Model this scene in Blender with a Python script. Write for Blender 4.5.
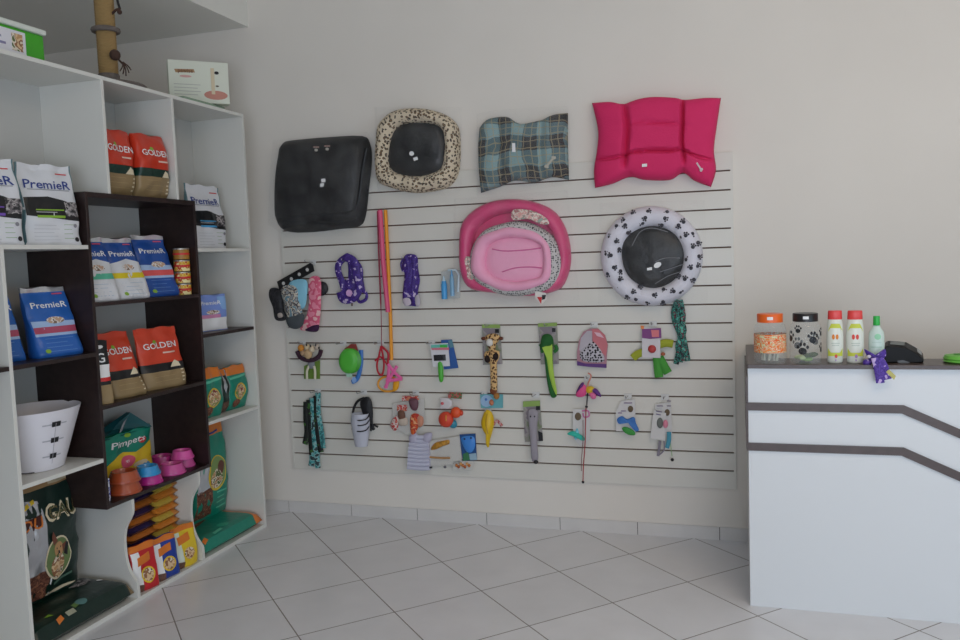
import bpy, bmesh, math, random
from mathutils import Vector, Matrix, noise
from mathutils.geometry import tessellate_polygon
random.seed(7)
for o in list(bpy.data.objects): bpy.data.objects.remove(o)
SC = bpy.context.scene
COL = SC.collection
PI = math.pi

# ------------------------------------------------------------------ camera
CX, CY, CZ = 0.01965, -4.5649, 1.5839
YAW, PITCH, ROLL, FPX = 0.304978, -0.076267, -0.035875, 823.98
_f = Vector((-math.sin(YAW)*math.cos(PITCH), math.cos(YAW)*math.cos(PITCH), math.sin(PITCH)))
_r = Vector((math.cos(YAW), math.sin(YAW), 0)); _u = _r.cross(_f)
_r2 = _r*math.cos(ROLL)+_u*math.sin(ROLL); _u2 = _r2.cross(_f)
cam = bpy.data.cameras.new('camera'); cam.sensor_width = 36; cam.lens = 36*FPX/960; cam.clip_start = .05
camo = bpy.data.objects.new('camera', cam); COL.objects.link(camo)
m3 = Matrix((_r2, _u2, -_f)).transposed()
camo.matrix_world = Matrix.Translation((CX, CY, CZ)) @ m3.to_4x4()
SC.camera = camo

# ------------------------------------------------------------------ world, light, exposure
w = bpy.data.worlds.new('world'); SC.world = w; w.use_nodes = True
w.node_tree.nodes['Background'].inputs[0].default_value = (.62, .74, .95, 1)
w.node_tree.nodes['Background'].inputs[1].default_value = 1.0
def area(name, loc, target, sx, sy, power, col):
    l = bpy.data.lights.new(name, 'AREA'); l.shape = 'RECTANGLE'; l.size = sx; l.size_y = sy
    l.energy = power; l.color = col
    o = bpy.data.objects.new(name, l); COL.objects.link(o); o.location = loc
    o.rotation_euler = (Vector(target)-Vector(loc)).to_track_quat('-Z', 'Y').to_euler()
    return o
area('shopfront_daylight', (1.2, -7.9, 1.05), (0.6, 0, .55), 3.5, 1.9, 162, (.80, .875, 1.0))
area('side_window_daylight', (3.15, -3.6, 1.5), (-1.5, -1.0, 1.2), 2.0, 1.9, 32, (.50, .78, 1.0))
area('warm_bounce_fill', (1.1, -2.9, 3.55), (0.9, -1.7, 0), 1.6, 1.6, 50, (1.0, .74, .50))  # unseen warm fill added at the ceiling in place of bounced light
vs = SC.view_settings
vs.view_transform = 'Standard'; vs.look = 'None'; vs.gamma = 1; vs.use_curve_mapping = False; vs.exposure = -0.57

# ------------------------------------------------------------------ helpers
def on_plane(px, py, axis, val):                 # point of the place seen at a pixel, on a plane of the place
    d = _f + _r2*((px-480)/FPX) + _u2*((320-py)/FPX)
    c = Vector((CX, CY, CZ)); return c + d*((val-c[axis])/d[axis])
def W(px, py, out=.05): return on_plane(px, py, 1, -out)
def S(px, py, xp=-2.78): return on_plane(px, py, 0, xp)

def lin(h):
    h = h.lstrip('#'); v = [int(h[i:i+2], 16)/255 for i in (0, 2, 4)]
    return tuple((x/12.92 if x <= .04045 else ((x+.055)/1.055)**2.4) for x in v)+(1,)
_M = {}
def M(hexc, rough=.5, metal=0, bump=0, bs=40, alpha=1, spec=.5, trans=0, vary=0, coat=0):
    key = (hexc, rough, metal, bump, bs, alpha, spec, trans, vary, coat)
    if key in _M: return _M[key]
    m = bpy.data.materials.new('material_'+hexc.strip('#')); m.use_nodes = True
    nt = m.node_tree; b = nt.nodes['Principled BSDF']
    b.inputs['Base Color'].default_value = lin(hexc); b.inputs['Roughness'].default_value = rough
    b.inputs['Metallic'].default_value = metal; b.inputs['Alpha'].default_value = alpha
    b.inputs['Specular IOR Level'].default_value = spec; b.inputs['Transmission Weight'].default_value = trans
    b.inputs['Coat Weight'].default_value = coat
    if bump or vary:
        tc = nt.nodes.new('ShaderNodeTexCoord'); n = nt.nodes.new('ShaderNodeTexNoise')
        n.inputs['Scale'].default_value = bs; n.inputs['Detail'].default_value = 4
        nt.links.new(tc.outputs['Object'], n.inputs['Vector'])
        if bump:
            bp = nt.nodes.new('ShaderNodeBump'); bp.inputs['Strength'].default_value = bump; bp.inputs['Distance'].default_value = .01
            nt.links.new(n.outputs['Fac'], bp.inputs['Height']); nt.links.new(bp.outputs['Normal'], b.inputs['Normal'])
        if vary:
            r = nt.nodes.new('ShaderNodeValToRGB'); c = lin(hexc)
            r.color_ramp.elements[0].position = .3; r.color_ramp.elements[1].position = .7
            r.color_ramp.elements[0].color = tuple(x*(1-vary) for x in c[:3])+(1,)
            r.color_ramp.elements[1].color = tuple(min(1, x*(1+vary)) for x in c[:3])+(1,)
            nt.links.new(n.outputs['Fac'], r.inputs['Fac']); nt.links.new(r.outputs['Color'], b.inputs['Base Color'])
    _M[key] = m; return m

def node_mat(name, rough=.7):
    m = bpy.data.materials.new(name); m.use_nodes = True; nt = m.node_tree
    b = nt.nodes['Principled BSDF']; b.inputs['Roughness'].default_value = rough
    return m, nt, b
def N(nt, t, **kw):
    n = nt.nodes.new(t)
    for k, v in kw.items():
        if k in n.inputs: n.inputs[k].default_value = v
        else: setattr(n, k, v)
    return n
def ramp(nt, src, stops, interp='LINEAR'):
    r = nt.nodes.new('ShaderNodeValToRGB'); cr = r.color_ramp; cr.interpolation = interp
    while len(cr.elements) < len(stops): cr.elements.new(.5)
    for e, (p, c) in zip(cr.elements, stops): e.position = p; e.color = lin(c)
    nt.links.new(src, r.inputs['Fac']); return r
def coord(nt): return nt.nodes.new('ShaderNodeTexCoord').outputs['Object']

def leopard(name, scale, base, mid, dark):
    m, nt, b = node_mat(name, .85); co = coord(nt)
    nz = N(nt, 'ShaderNodeTexNoise', Scale=scale*1.3); nt.links.new(co, nz.inputs['Vector'])
    mx = N(nt, 'ShaderNodeVectorMath', operation='MULTIPLY_ADD'); nt.links.new(nz.outputs['Color'], mx.inputs[0])
    mx.inputs[1].default_value = (.6/scale,)*3; nt.links.new(co, mx.inputs[2])
    v = N(nt, 'ShaderNodeTexVoronoi', Scale=scale); nt.links.new(mx.outputs[0], v.inputs['Vector'])
    r = ramp(nt, v.outputs['Distance'], [(0, mid), (.22, mid), (.27, dark), (.40, dark), (.47, base), (1, base)])
    nt.links.new(r.outputs['Color'], b.inputs['Base Color']); return m
def spots(name, scale, base, dark, th=.22):
    m, nt, b = node_mat(name, .85); co = coord(nt)
    v = N(nt, 'ShaderNodeTexVoronoi', Scale=scale, Randomness=.55); nt.links.new(co, v.inputs['Vector'])
    r = ramp(nt, v.outputs['Distance'], [(0, dark), (th, dark), (th+.06, base), (1, base)])
    nt.links.new(r.outputs['Color'], b.inputs['Base Color']); return m
def camo(name, scale, cols, rough=.6):
    m, nt, b = node_mat(name, rough); co = coord(nt)
    n = N(nt, 'ShaderNodeTexNoise', Scale=scale, Detail=1.5); nt.links.new(co, n.inputs['Vector'])
    k = len(cols); st = [(0.32+.36*i/k if i else 0, c) for i, c in enumerate(cols)]
    r = ramp(nt, n.outputs['Fac'], st, 'CONSTANT')
    nt.links.new(r.outputs['Color'], b.inputs['Base Color']); return m
def plaid(name):
    m, nt, b = node_mat(name, .85); co = coord(nt)
    nz = N(nt, 'ShaderNodeTexNoise', Scale=5.0, Detail=2); nt.links.new(co, nz.inputs['Vector'])
    ma = N(nt, 'ShaderNodeVectorMath', operation='MULTIPLY_ADD'); nt.links.new(nz.outputs['Color'], ma.inputs[0]); ma.inputs[1].default_value = (.09, .09, .09); nt.links.new(co, ma.inputs[2])
    s = N(nt, 'ShaderNodeSeparateXYZ'); nt.links.new(ma.outputs[0], s.inputs[0])
    def cell(axis, f, off):
        a = N(nt, 'ShaderNodeMath', operation='MULTIPLY_ADD'); nt.links.new(s.outputs[axis], a.inputs[0])
        a.inputs[1].default_value = f; a.inputs[2].default_value = off
        fr = N(nt, 'ShaderNodeMath', operation='FRACT'); nt.links.new(a.outputs[0], fr.inputs[0]); return fr.outputs[0]
    fx, fz = cell('X', 6.5, .1), cell('Z', 6.5, .3)
    g1 = N(nt, 'ShaderNodeMath', operation='GREATER_THAN'); g1.inputs[1].default_value = .5; nt.links.new(fx, g1.inputs[0])
    g2 = N(nt, 'ShaderNodeMath', operation='GREATER_THAN'); g2.inputs[1].default_value = .5; nt.links.new(fz, g2.inputs[0])
    ad = N(nt, 'ShaderNodeMath', operation='ADD'); nt.links.new(g1.outputs[0], ad.inputs[0]); nt.links.new(g2.outputs[0], ad.inputs[1])
    d2 = N(nt, 'ShaderNodeMath', operation='DIVIDE'); d2.inputs[1].default_value = 2; nt.links.new(ad.outputs[0], d2.inputs[0])
    r = ramp(nt, d2.outputs[0], [(0, '#86a2a4'), (.3, '#5c7276'), (.75, '#38383a')], 'CONSTANT')
    fl = cell('Z', 26, 0); fl2 = cell('X', 26, .2)
    mn = N(nt, 'ShaderNodeMath', operation='MINIMUM'); nt.links.new(fl, mn.inputs[0]); nt.links.new(fl2, mn.inputs[1])
    lt = N(nt, 'ShaderNodeMath', operation='LESS_THAN'); lt.inputs[1].default_value = .13; nt.links.new(mn.outputs[0], lt.inputs[0])
    ml = N(nt, 'ShaderNodeMath', operation='MULTIPLY'); ml.inputs[1].default_value = .6; nt.links.new(lt.outputs[0], ml.inputs[0])
    mix = N(nt, 'ShaderNodeMix', data_type='RGBA'); nt.links.new(ml.outputs[0], mix.inputs[0])
    nt.links.new(r.outputs['Color'], mix.inputs[6]); mix.inputs[7].default_value = lin('#a89a78')
    nt.links.new(mix.outputs[2], b.inputs['Base Color']); return m
def film(name, alpha=.10, col='#ffffff'):
    m, nt, b = node_mat(name, .18); b.inputs['Base Color'].default_value = lin(col)
    b.inputs['Specular IOR Level'].default_value = .8
    n = N(nt, 'ShaderNodeTexNoise', Scale=9, Detail=5); nt.links.new(coord(nt), n.inputs['Vector'])
    r = N(nt, 'ShaderNodeMapRange'); nt.links.new(n.outputs['Fac'], r.inputs['Value'])
    r.inputs['From Min'].default_value = .35; r.inputs['From Max'].default_value = .75
    r.inputs['To Min'].default_value = alpha*.5; r.inputs['To Max'].default_value = alpha*2
    nt.links.new(r.outputs[0], b.inputs['Alpha'])
    bp = N(nt, 'ShaderNodeBump', Strength=.8, Distance=.02); nt.links.new(n.outputs['Fac'], bp.inputs['Height'])
    nt.links.new(bp.outputs['Normal'], b.inputs['Normal']); return m
FILM = film('clear_film', .032)
FILM2 = film('hazy_film', .22)

def tri_split(tri, L, out):
    a, b, c = tri
    ds = [((b[0]-a[0])**2+(b[1]-a[1])**2, 0), ((c[0]-b[0])**2+(c[1]-b[1])**2, 1), ((a[0]-c[0])**2+(a[1]-c[1])**2, 2)]
    d, k = max(ds)
    if d <= L*L: out.append(tri); return
    if k == 1: a, b, c = b, c, a
    elif k == 2: a, b, c = c, a, b
    mdl = ((a[0]+b[0])/2, (a[1]+b[1])/2)
    tri_split((a, mdl, c), L, out); tri_split((mdl, b, c), L, out)

class MB:
    def __init__(s): s.v = []; s.f = []; s.m = []; s.mats = []
    def mi(s, mat):
        if mat not in s.mats: s.mats.append(mat)
        return s.mats.index(mat)
    def add(s, vs, fs, mat):
        o = len(s.v); s.v += [Vector(p) for p in vs]; k = s.mi(mat)
        for f in fs: s.f.append([i+o for i in f]); s.m.append(k)
        return s
    def box(s, x0, x1, y0, y1, z0, z1, mat):
        v = [(x, y, z) for x in (x0, x1) for y in (y0, y1) for z in (z0, z1)]
        return s.add(v, [(0, 1, 3, 2), (4, 6, 7, 5), (0, 4, 5, 1), (2, 3, 7, 6), (0, 2, 6, 4), (1, 5, 7, 3)], mat)
    def xbox(s, mtx, sx, sy, sz, mat):
        v = [mtx @ Vector((x*sx/2, y*sy/2, z*sz/2)) for x in (-1, 1) for y in (-1, 1) for z in (-1, 1)]
        return s.add(v, [(0, 1, 3, 2), (4, 6, 7, 5), (0, 4, 5, 1), (2, 3, 7, 6), (0, 2, 6, 4), (1, 5, 7, 3)], mat)
    def slab(s, poly, thick, mat, back=None):      # poly: world points roughly facing -y; thickened towards +y
        n = len(poly); p = [Vector(q) for q in poly]; q = [v+Vector((0, thick, 0)) for v in p]
        s.add(p+q, [list(range(n))]+[(i, i+n, (i+1) % n+n, (i+1) % n) for i in range(n)], mat)
        return s.add(q, [list(range(n))[::-1]], back or mat)
    def tube(s, pts, r, mat, n=8, flat=1.0):
        pts = [Vector(p) for p in pts]; k = len(pts); rs = r if isinstance(r, (list, tuple)) else [r]*k
        vs = []; prev = None
        for i, p in enumerate(pts):
            t = (pts[min(i+1, k-1)]-pts[max(i-1, 0)])
            if t.length < 1e-9: t = Vector((0, 0, 1))
            t.normalize()
            if prev is None:
                a = Vector((0, 1, 0)) if abs(t.y) < .9 else Vector((1, 0, 0))
                a = (a-t*a.dot(t)).normalized()
            else: a = (prev-t*prev.dot(t)).normalized()
            prev = a; b = t.cross(a)
            for j in range(n):
                an = 2*PI*j/n; vs.append(p+a*(math.cos(an)*rs[i]*flat)+b*(math.sin(an)*rs[i]))
        fs = [(i*n+j, i*n+(j+1) % n, (i+1)*n+(j+1) % n, (i+1)*n+j) for i in range(k-1) for j in range(n)]
        fs += [list(range(n))[::-1], [(k-1)*n+j for j in range(n)]]
        return s.add(vs, fs, mat)
    def lathe(s, prof, c, mat, n=28, sx=1, sy=1, mats=None):
        c = Vector(c); k = len(prof); vs = [c+Vector((r*sx*math.cos(2*PI*j/n), r*sy*math.sin(2*PI*j/n), z)) for r, z in prof for j in range(n)]
        for i in range(k-1):
            mm = mats[i] if mats else mat
            o = len(s.v)
            s.add(vs[i*n:(i+2)*n], [(j, (j+1) % n, n+(j+1) % n, n+j) for j in range(n)], mm)
        return s
    def ell(s, c, r, mat, rot=None, n=14, k=9):
        c = Vector(c); r = (r, r, r) if not isinstance(r, (tuple, list)) else r; vs = []
        for i in range(k+1):
            ph = PI*i/k
            for j in range(n):
                th = 2*PI*j/n; p = Vector((r[0]*math.sin(ph)*math.cos(th), r[1]*math.sin(ph)*math.sin(th), r[2]*math.cos(ph)))
                if rot: p = rot @ p
                vs.append(c+p)
        return s.add(vs, [(i*n+j, (i+1)*n+j, (i+1)*n+(j+1) % n, i*n+(j+1) % n) for i in range(k) for j in range(n)], mat)
    def puff(s, poly, depth, mat, rings=5, back=.35, power=2.0):   # soft inflated outline facing -y
        p = [Vector(q) for q in poly]; n = len(p); c = sum(p, Vector())/n
        vs = []; fs = []
        for side, dd in ((-1, depth), (1, depth*back)):
            o = len(vs)
            for i in range(rings):
                t = 1-i/rings; h = (1-t**power)**.5 if t < 1 else 0
                for q in p: vs.append(c+(q-c)*t+Vector((0, side*dd*h, 0)))
            vs.append(c+Vector((0, side*dd, 0)))
            for i in range(rings-1):
                for j in range(n):
                    a = (o+i*n+j, o+i*n+(j+1) % n, o+(i+1)*n+(j+1) % n, o+(i+1)*n+j); fs.append(a if side < 0 else a[::-1])
            for j in range(n):
                a = (o+(rings-1)*n+j, o+(rings-1)*n+(j+1) % n, len(vs)-1); fs.append(a if side < 0 else a[::-1])
        return s.add(vs, fs, mat)
    def sheet(s, fn, nu, nv, mat, matfn=None):
        vs = [fn(i/nu, j/nv) for j in range(nv+1) for i in range(nu+1)]
        for j in range(nv):
            for i in range(nu): pass
        fs = [(j*(nu+1)+i, j*(nu+1)+i+1, (j+1)*(nu+1)+i+1, (j+1)*(nu+1)+i) for j in range(nv) for i in range(nu)]
        return s.add(vs, fs, mat)
    def decal(s, poly, fn, mat, L=.16):
        t = tessellate_polygon([[Vector((a, b, 0)) for a, b in poly]]); out = []
        for tr in t: tri_split(tuple(tuple(poly[i]) for i in tr), L, out)
        vs = []; fs = []
        for tr in out:
            o = len(vs); vs += [fn(a, b) for a, b in tr]; fs.append((o, o+1, o+2))
        return s.add(vs, fs, mat)
    def text(s, txt, size, fn, mat, wide=None, shear=0):
        cu = bpy.data.curves.new('t', 'FONT'); cu.body = txt; cu.size = size; cu.align_x = 'CENTER'; cu.align_y = 'CENTER'
        cu.resolution_u = 2; cu.shear = shear; cu.offset = size*.012
        o = bpy.data.objects.new('t', cu); COL.objects.link(o)
        dg = bpy.context.evaluated_depsgraph_get(); me = o.evaluated_get(dg).to_mesh()
        vs = [v.co.copy() for v in me.vertices]; fs = [list(p.vertices) for p in me.polygons]
        o.evaluated_get(dg).to_mesh_clear(); bpy.data.objects.remove(o); bpy.data.curves.remove(cu)
        if not vs: return s
        if wide:
            wd = max(v.x for v in vs)-min(v.x for v in vs); k = wide/wd
            vs = [Vector((v.x*k, v.y, 0)) for v in vs]
        return s.add([fn(v.x, v.y) for v in vs], fs, mat)
    def build(s, name, root=None, world=True, smooth=True, angle=40, bevel=0):
        vs = s.v
        if root is not None and world:
            inv = root.matrix_basis.inverted(); vs = [inv @ v for v in vs]
        elif root is None and world is not True:
            o = Vector(world); vs = [v-o for v in vs]
        me = bpy.data.meshes.new(name); me.from_pydata([tuple(v) for v in vs], [], s.f)
        for m in s.mats: me.materials.append(m)
        me.polygons.foreach_set('material_index', s.m)
        me.polygons.foreach_set('use_smooth', [smooth]*len(s.f))
        bm = bmesh.new(); bm.from_mesh(me)
        if len(s.v) < 60000: bmesh.ops.remove_doubles(bm, verts=bm.verts, dist=1e-6)
        bmesh.ops.recalc_face_normals(bm, faces=bm.faces) if not getattr(s, 'keep', False) else None
        bm.to_mesh(me); bm.free()
        if smooth: me.set_sharp_from_angle(angle=math.radians(angle))
        o = bpy.data.objects.new(name, me); COL.objects.link(o)
        if root is not None: o.parent = root
        elif world is not True: o.location = world
        if bevel:
            b = o.modifiers.new('bevel', 'BEVEL'); b.width = bevel; b.segments = 2; b.limit_method = 'ANGLE'
        return o

def thing(name, label, cat, loc=(0, 0, 0), rotz=0, group=None, tilt=None):
    o = bpy.data.objects.new(name, None); COL.objects.link(o); o.empty_display_size = .05
    o.matrix_basis = Matrix.Translation(loc) @ (tilt.to_4x4() if tilt else Matrix.Rotation(rotz, 4, 'Z'))
    o['label'] = label; o['category'] = cat
    if group: o['group'] = group
    return o
def tag(o, label, cat, group=None):
    o['label'] = label; o['category'] = cat
    if group: o['group'] = group
    return o
def struct(o): o['kind'] = 'structure'; return o
def ellipse(cx, cy, rx, ry, n=20, rot=0, a0=0, a1=2*PI):
    pts = []
    for i in range(n):
        a = a0+(a1-a0)*i/(n if abs(a1-a0-2*PI) < 1e-6 else n-1)
        x, y = rx*math.cos(a), ry*math.sin(a)
        pts.append((cx+x*math.cos(rot)-y*math.sin(rot), cy+x*math.sin(rot)+y*math.cos(rot)))
    return pts
def smoothpoly(pts, n=4):       # closed Catmull-Rom
    k = len(pts); out = []
    for i in range(k):
        p0, p1, p2, p3 = (Vector(pts[(i+j-1) % k]) for j in range(4))
        for q in range(n):
            t = q/n; out.append(.5*((2*p1)+(p2-p0)*t+(2*p0-5*p1+4*p2-p3)*t*t+(3*p1-p0-3*p2+p3)*t**3))
    return out
def smoothline(pts, n=5):
    pts = [Vector(p) for p in pts]; k = len(pts); out = []
    for i in range(k-1):
        p0, p1, p2, p3 = pts[max(i-1, 0)], pts[i], pts[i+1], pts[min(i+2, k-1)]
        for q in range(n):
            t = q/n; out.append(.5*((2*p1)+(p2-p0)*t+(2*p0-5*p1+4*p2-p3)*t*t+(3*p1-p0-3*p2+p3)*t**3))
    out.append(pts[-1]); return out
def WP(pts, out=.05): return [W(x, y, out) for x, y in pts]

# ------------------------------------------------------------------ structure
def wall_mat():
    m, nt, b = node_mat('white_wall_paint', .75); co = coord(nt)
    n = N(nt, 'ShaderNodeTexNoise', Scale=1.2, Detail=3); nt.links.new(co, n.inputs['Vector'])
    r = ramp(nt, n.outputs['Fac'], [(.3, '#e3ddd4'), (.7, '#e9e3da')]); nt.links.new(r.outputs['Color'], b.inputs['Base Color'])
    n2 = N(nt, 'ShaderNodeTexNoise', Scale=180, Detail=2); nt.links.new(co, n2.inputs['Vector'])
    bp = N(nt, 'ShaderNodeBump', Strength=.08, Distance=.005); nt.links.new(n2.outputs['Fac'], bp.inputs['Height'])
    nt.links.new(bp.outputs['Normal'], b.inputs['Normal']); return m
WALL = wall_mat()
TS, TA, TX, TY = 0.44168, 0.785302, -1.47743, -1.25109
def floor_mat():
    m, nt, b = node_mat('glazed_floor_tile', .28); geo = N(nt, 'ShaderNodeNewGeometry')
    mp = N(nt, 'ShaderNodeMapping', vector_type='POINT'); nt.links.new(geo.outputs['Position'], mp.inputs['Vector'])
    # rotate so that tile axes align: p' = R(-TA)(p - T)
    c, s_ = math.cos(-TA), math.sin(-TA)
    mp.inputs['Rotation'].default_value = (0, 0, -TA)
    mp.inputs['Location'].default_value = (-(c*TX-s_*TY), -(s_*TX+c*TY), 0)
    sp = N(nt, 'ShaderNodeSeparateXYZ'); nt.links.new(mp.outputs[0], sp.inputs[0])
    def edge(ax):
        d = N(nt, 'ShaderNodeMath', operation='DIVIDE'); nt.links.new(sp.outputs[ax], d.inputs[0]); d.inputs[1].default_value = TS
        a = N(nt, 'ShaderNodeMath', operation='FRACT'); nt.links.new(d.outputs[0], a.inputs[0])
        fl = N(nt, 'ShaderNodeMath', operation='FLOOR'); nt.links.new(d.outputs[0], fl.inputs[0])
        p = N(nt, 'ShaderNodeMath', operation='PINGPONG'); nt.links.new(d.outputs[0], p.inputs[0]); p.inputs[1].default_value = .5
        return p.outputs[0], fl.outputs[0]
    ex, fx = edge('X'); ey, fy = edge('Y')
    mn = N(nt, 'ShaderNodeMath', operation='MINIMUM'); nt.links.new(ex, mn.inputs[0]); nt.links.new(ey, mn.inputs[1])
    cb = N(nt, 'ShaderNodeCombineXYZ'); nt.links.new(fx, cb.inputs[0]); nt.links.new(fy, cb.inputs[1])
    wn = N(nt, 'ShaderNodeTexWhiteNoise', noise_dimensions='3D'); nt.links.new(cb.outputs[0], wn.inputs['Vector'])
    nz = N(nt, 'ShaderNodeTexNoise', Scale=5, Detail=6); nt.links.new(geo.outputs['Position'], nz.inputs['Vector'])
    av = N(nt, 'ShaderNodeMath', operation='MULTIPLY_ADD'); nt.links.new(wn.outputs['Value'], av.inputs[0]); av.inputs[1].default_value = .3
    nt.links.new(nz.outputs['Fac'], av.inputs[2])
    r = ramp(nt, av.outputs[0], [(.3, '#dfdfe2'), (1, '#ebebee')])
    lt = N(nt, 'ShaderNodeMath', operation='LESS_THAN'); nt.links.new(mn.outputs[0], lt.inputs[0]); lt.inputs[1].default_value = .0062
    mix = N(nt, 'ShaderNodeMix', data_type='RGBA'); nt.links.new(lt.outputs[0], mix.inputs[0]); nt.links.new(r.outputs['Color'], mix.inputs[6])
    mix.inputs[7].default_value = lin('#8a8480'); nt.links.new(mix.outputs[2], b.inputs['Base Color'])
    rr = N(nt, 'ShaderNodeMapRange'); nt.links.new(lt.outputs[0], rr.inputs[0]); rr.inputs['To Min'].default_value = .3; rr.inputs['To Max'].default_value = .8
    nt.links.new(rr.outputs[0], b.inputs['Roughness']); return m
X0, X1, Y0, ZC = -6.0, 3.2, -8.0, 3.65
struct(MB().box(X0, X1, Y0, 0, -.1, 0, floor_mat()).build('floor', smooth=False))
struct(MB().box(X0, X1, 0, .15, -.1, ZC, WALL).build('wall_back', smooth=False))
struct(MB().box(X0-.15, X0, Y0, .15, -.1, ZC, WALL).build('wall_left', smooth=False))
mb = MB()                                             # right wall with a window opening
for a in ((-8, -4.6, 0, ZC), (-2.6, .15, 0, ZC), (-4.6, -2.6, 0, .5), (-4.6, -2.6, 2.5, ZC)): mb.box(X1, X1+.15, a[0], a[1], a[2], a[3], WALL)
struct(mb.build('wall_right', smooth=False))
mb = MB()                                             # shop front with its opening
for a in ((-6.15, -1.25, -.1, ZC), (3.05, 3.35, -.1, ZC), (-1.25, 3.05, 2.8, ZC)): mb.box(a[0], a[1], Y0-.15, Y0, a[2], a[3], WALL)
struct(mb.build('wall_front', smooth=False))
CEIL = M('#e6e4dc', .85)
struct(MB().box(X0-.15, X1+.15, Y0-.15, .15, ZC, ZC+.1, CEIL).build('ceiling', smooth=False))
struct(MB().box(X0, -2.848, Y0, 0, 3.05, ZC, CEIL).build('trim_1', smooth=False))      # lowered ceiling slab over the shelving
mb = MB(); BB = M('#d8d5d2', .3, vary=.03, bs=6); BJ = M('#4a4440', .8)
j0 = -2.7418
xs = [X0]+[j0+.44168*k for k in range(-7, 14) if j0+.44168*k < X1]+[X1]
for a, b in zip(xs[:-1], xs[1:]): mb.box(a+.0018, b-.0018, -.010, 0, 0, .072, BB)
mb.box(X0, X1, -.006, 0, 0, .070, BJ)
struct(mb.build('baseboard_back', smooth=False))

# ------------------------------------------------------------------ slatwall panel
PZ = 2.0835
pr = 0.0; pl = -2.69
SLAT = M('#dcd9d0', .35); GROOVE = M('#6b5448', .7)
t = thing('slatwall_panel', 'large cream grooved slatwall display panel fixed on the back wall', 'display panel', ((pl+pr)/2, 0, PZ-1.795))
mb = MB(); zs = [PZ]+[PZ-.095-.1*k for k in range(17)]+[PZ-1.795]
for k in range(18):
    a = zs[k]-(.004 if k else 0); b = zs[k+1]+(.004 if k < 17 else 0); mb.box(pl+.012, pr-.012, -.017, -.003, b, a, SLAT)
mb.box(pl, pl+.012, -.017, -.001, PZ-1.795, PZ, SLAT); mb.box(pr-.012, pr, -.017, -.001, PZ-1.795, PZ, SLAT)
mb.build('slat_board', t, smooth=False, bevel=.001)
MB().box(pl+.004, pr-.004, -.0045, -.0005, PZ-1.79, PZ-.005, GROOVE).build('groove_backing', t, smooth=False)

# ------------------------------------------------------------------ shelving unit
SX, BX = -2.73, -3.08
WH = M('#dfded7', .42); DK = M('#2a1d1b', .42, vary=.25, bs=30); BK = M('#c6c5c0', .6)  # back panel darker than the boards: shade inside the shelves put into its colour
t = thing('shelving_unit', 'tall white open shelving unit with a dark brown inset box of cubbies', 'shelf', (-2.9, -1.17, 0))
T = .018
def brd(name, y0, y1, z0, z1, mat, x0=BX, x1=SX): return MB().box(x0, x1, y0, y1, z0, z1, mat).build(name, t, smooth=False, bevel=.001)
YL, YD0, YD1, YR = -2.03, -1.577, -.797, -.31
brd('top_board', YL-.47, YR+T, 2.448, 2.466, WH)
brd('bottom_board', YL-.47, YR+T, 0, .02, WH)
brd('side_panel', YR, YR+T, .02, 2.448, WH)
brd('side_panel', YL-.47, YL-.47+T, .02, 2.448, WH)
brd('divider', YL-T/2, YL+T/2, .02, 1.69-T/2, WH)
brd('divider', -1.423-T/2, -1.423+T/2, 1.935, 2.448, WH)
brd('divider', -.935-T/2, -.935+T/2, 1.935, 2.448, WH)
brd('back_panel', YL-.47, YR+T, 0, 2.466, BK, BX-.008, BX)
brd('dark_side_panel', YD0, YD0+T, .498, 1.935, DK)
brd('dark_side_panel', YD1-T, YD1, .498, 1.935, DK)
brd('dark_top_board', YD0+T, YD1-T, 1.912, 1.935, DK)
for z in (1.432, .963, .508): brd('dark_shelf', YD0+T, YD1-T, z-T/2, z+T/2, DK)
brd('white_shelf', YL-.45, YD0, 1.69-T/2, 1.69+T/2, WH)
brd('dark_shelf', YL+T/2, YD0, 1.21-T/2, 1.21+T/2, DK)
brd('white_shelf', YL+T/2, YD0, .727-T/2, .727+T/2, WH)
brd('dark_shelf', YL-.45, YL-T/2, 1.21-T/2, 1.21+T/2, DK)
brd('white_shelf', YD1, YR, 1.675-T/2, 1.675+T/2, WH)
brd('dark_shelf', YD1, YR, 1.212-T/2, 1.212+T/2, DK)
brd('white_shelf', YD1, YR, .735-T/2, .735+T/2, WH)
def scallop(y):
    prof = [(.498, 0), (.46, 0), (.43, -.004), (.40, -.020), (.36, -.045), (.31, -.058), (.25, -.060), (.19, -.054), (.14, -.036), (.105, -.012), (.085, -.002), (.02, 0)]
    pts = [(SX+d, z) for z, d in prof]; pts = [Vector((a, b, 0)) for a, b in pts]
    fr = smoothline(pts, 4); poly = [(p.x, p.y) for p in fr]+[(BX, .02), (BX, .498)]
    n = len(poly); v = [(a, y-T/2, b) for a, b in poly]+[(a, y+T/2, b) for a, b in poly]
    MB().add(v, [list(range(n)), list(range(n, 2*n))[::-1]]+[(i, (i+1) % n, (i+1) % n+n, i+n) for i in range(n)], WH).build('scalloped_divider', t, smooth=False)
scallop(-1.411); scallop(-.908)

# ------------------------------------------------------------------ counter
CW = M('#dfe2e4', .3); CB = M('#4c3f3c', .35, vary=.12, bs=25)
c0, c1, cf = .055, 2.2, -.84
t = thing('reception_counter', 'white reception counter with brown top and two brown bent stripes', 'counter', (1.1, -.6, 0))
mb = MB(); mb.box(c0, c1, cf+.002, cf+.022, 0, 1.0635, CW); mb.build('front_panel', t, smooth=False, bevel=.001)
mb = MB(); mb.box(c0, c0+.02, cf+.022, -.02, 0, 1.0635, CW); mb.build('side_panel', t, smooth=False)
mb = MB(); mb.box(c1-.02, c1, cf+.022, -.02, 0, 1.0635, CW); mb.build('side_panel', t, smooth=False)
mb = MB(); mb.box(c0-.002, c1, cf-.024, -.655, 1.064, 1.082, CB); mb.box(c0-.002, c0+.09, -.655, -.10, 1.064, 1.082, CB)
mb.build('counter_top', t, smooth=False, bevel=.0015)
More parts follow.
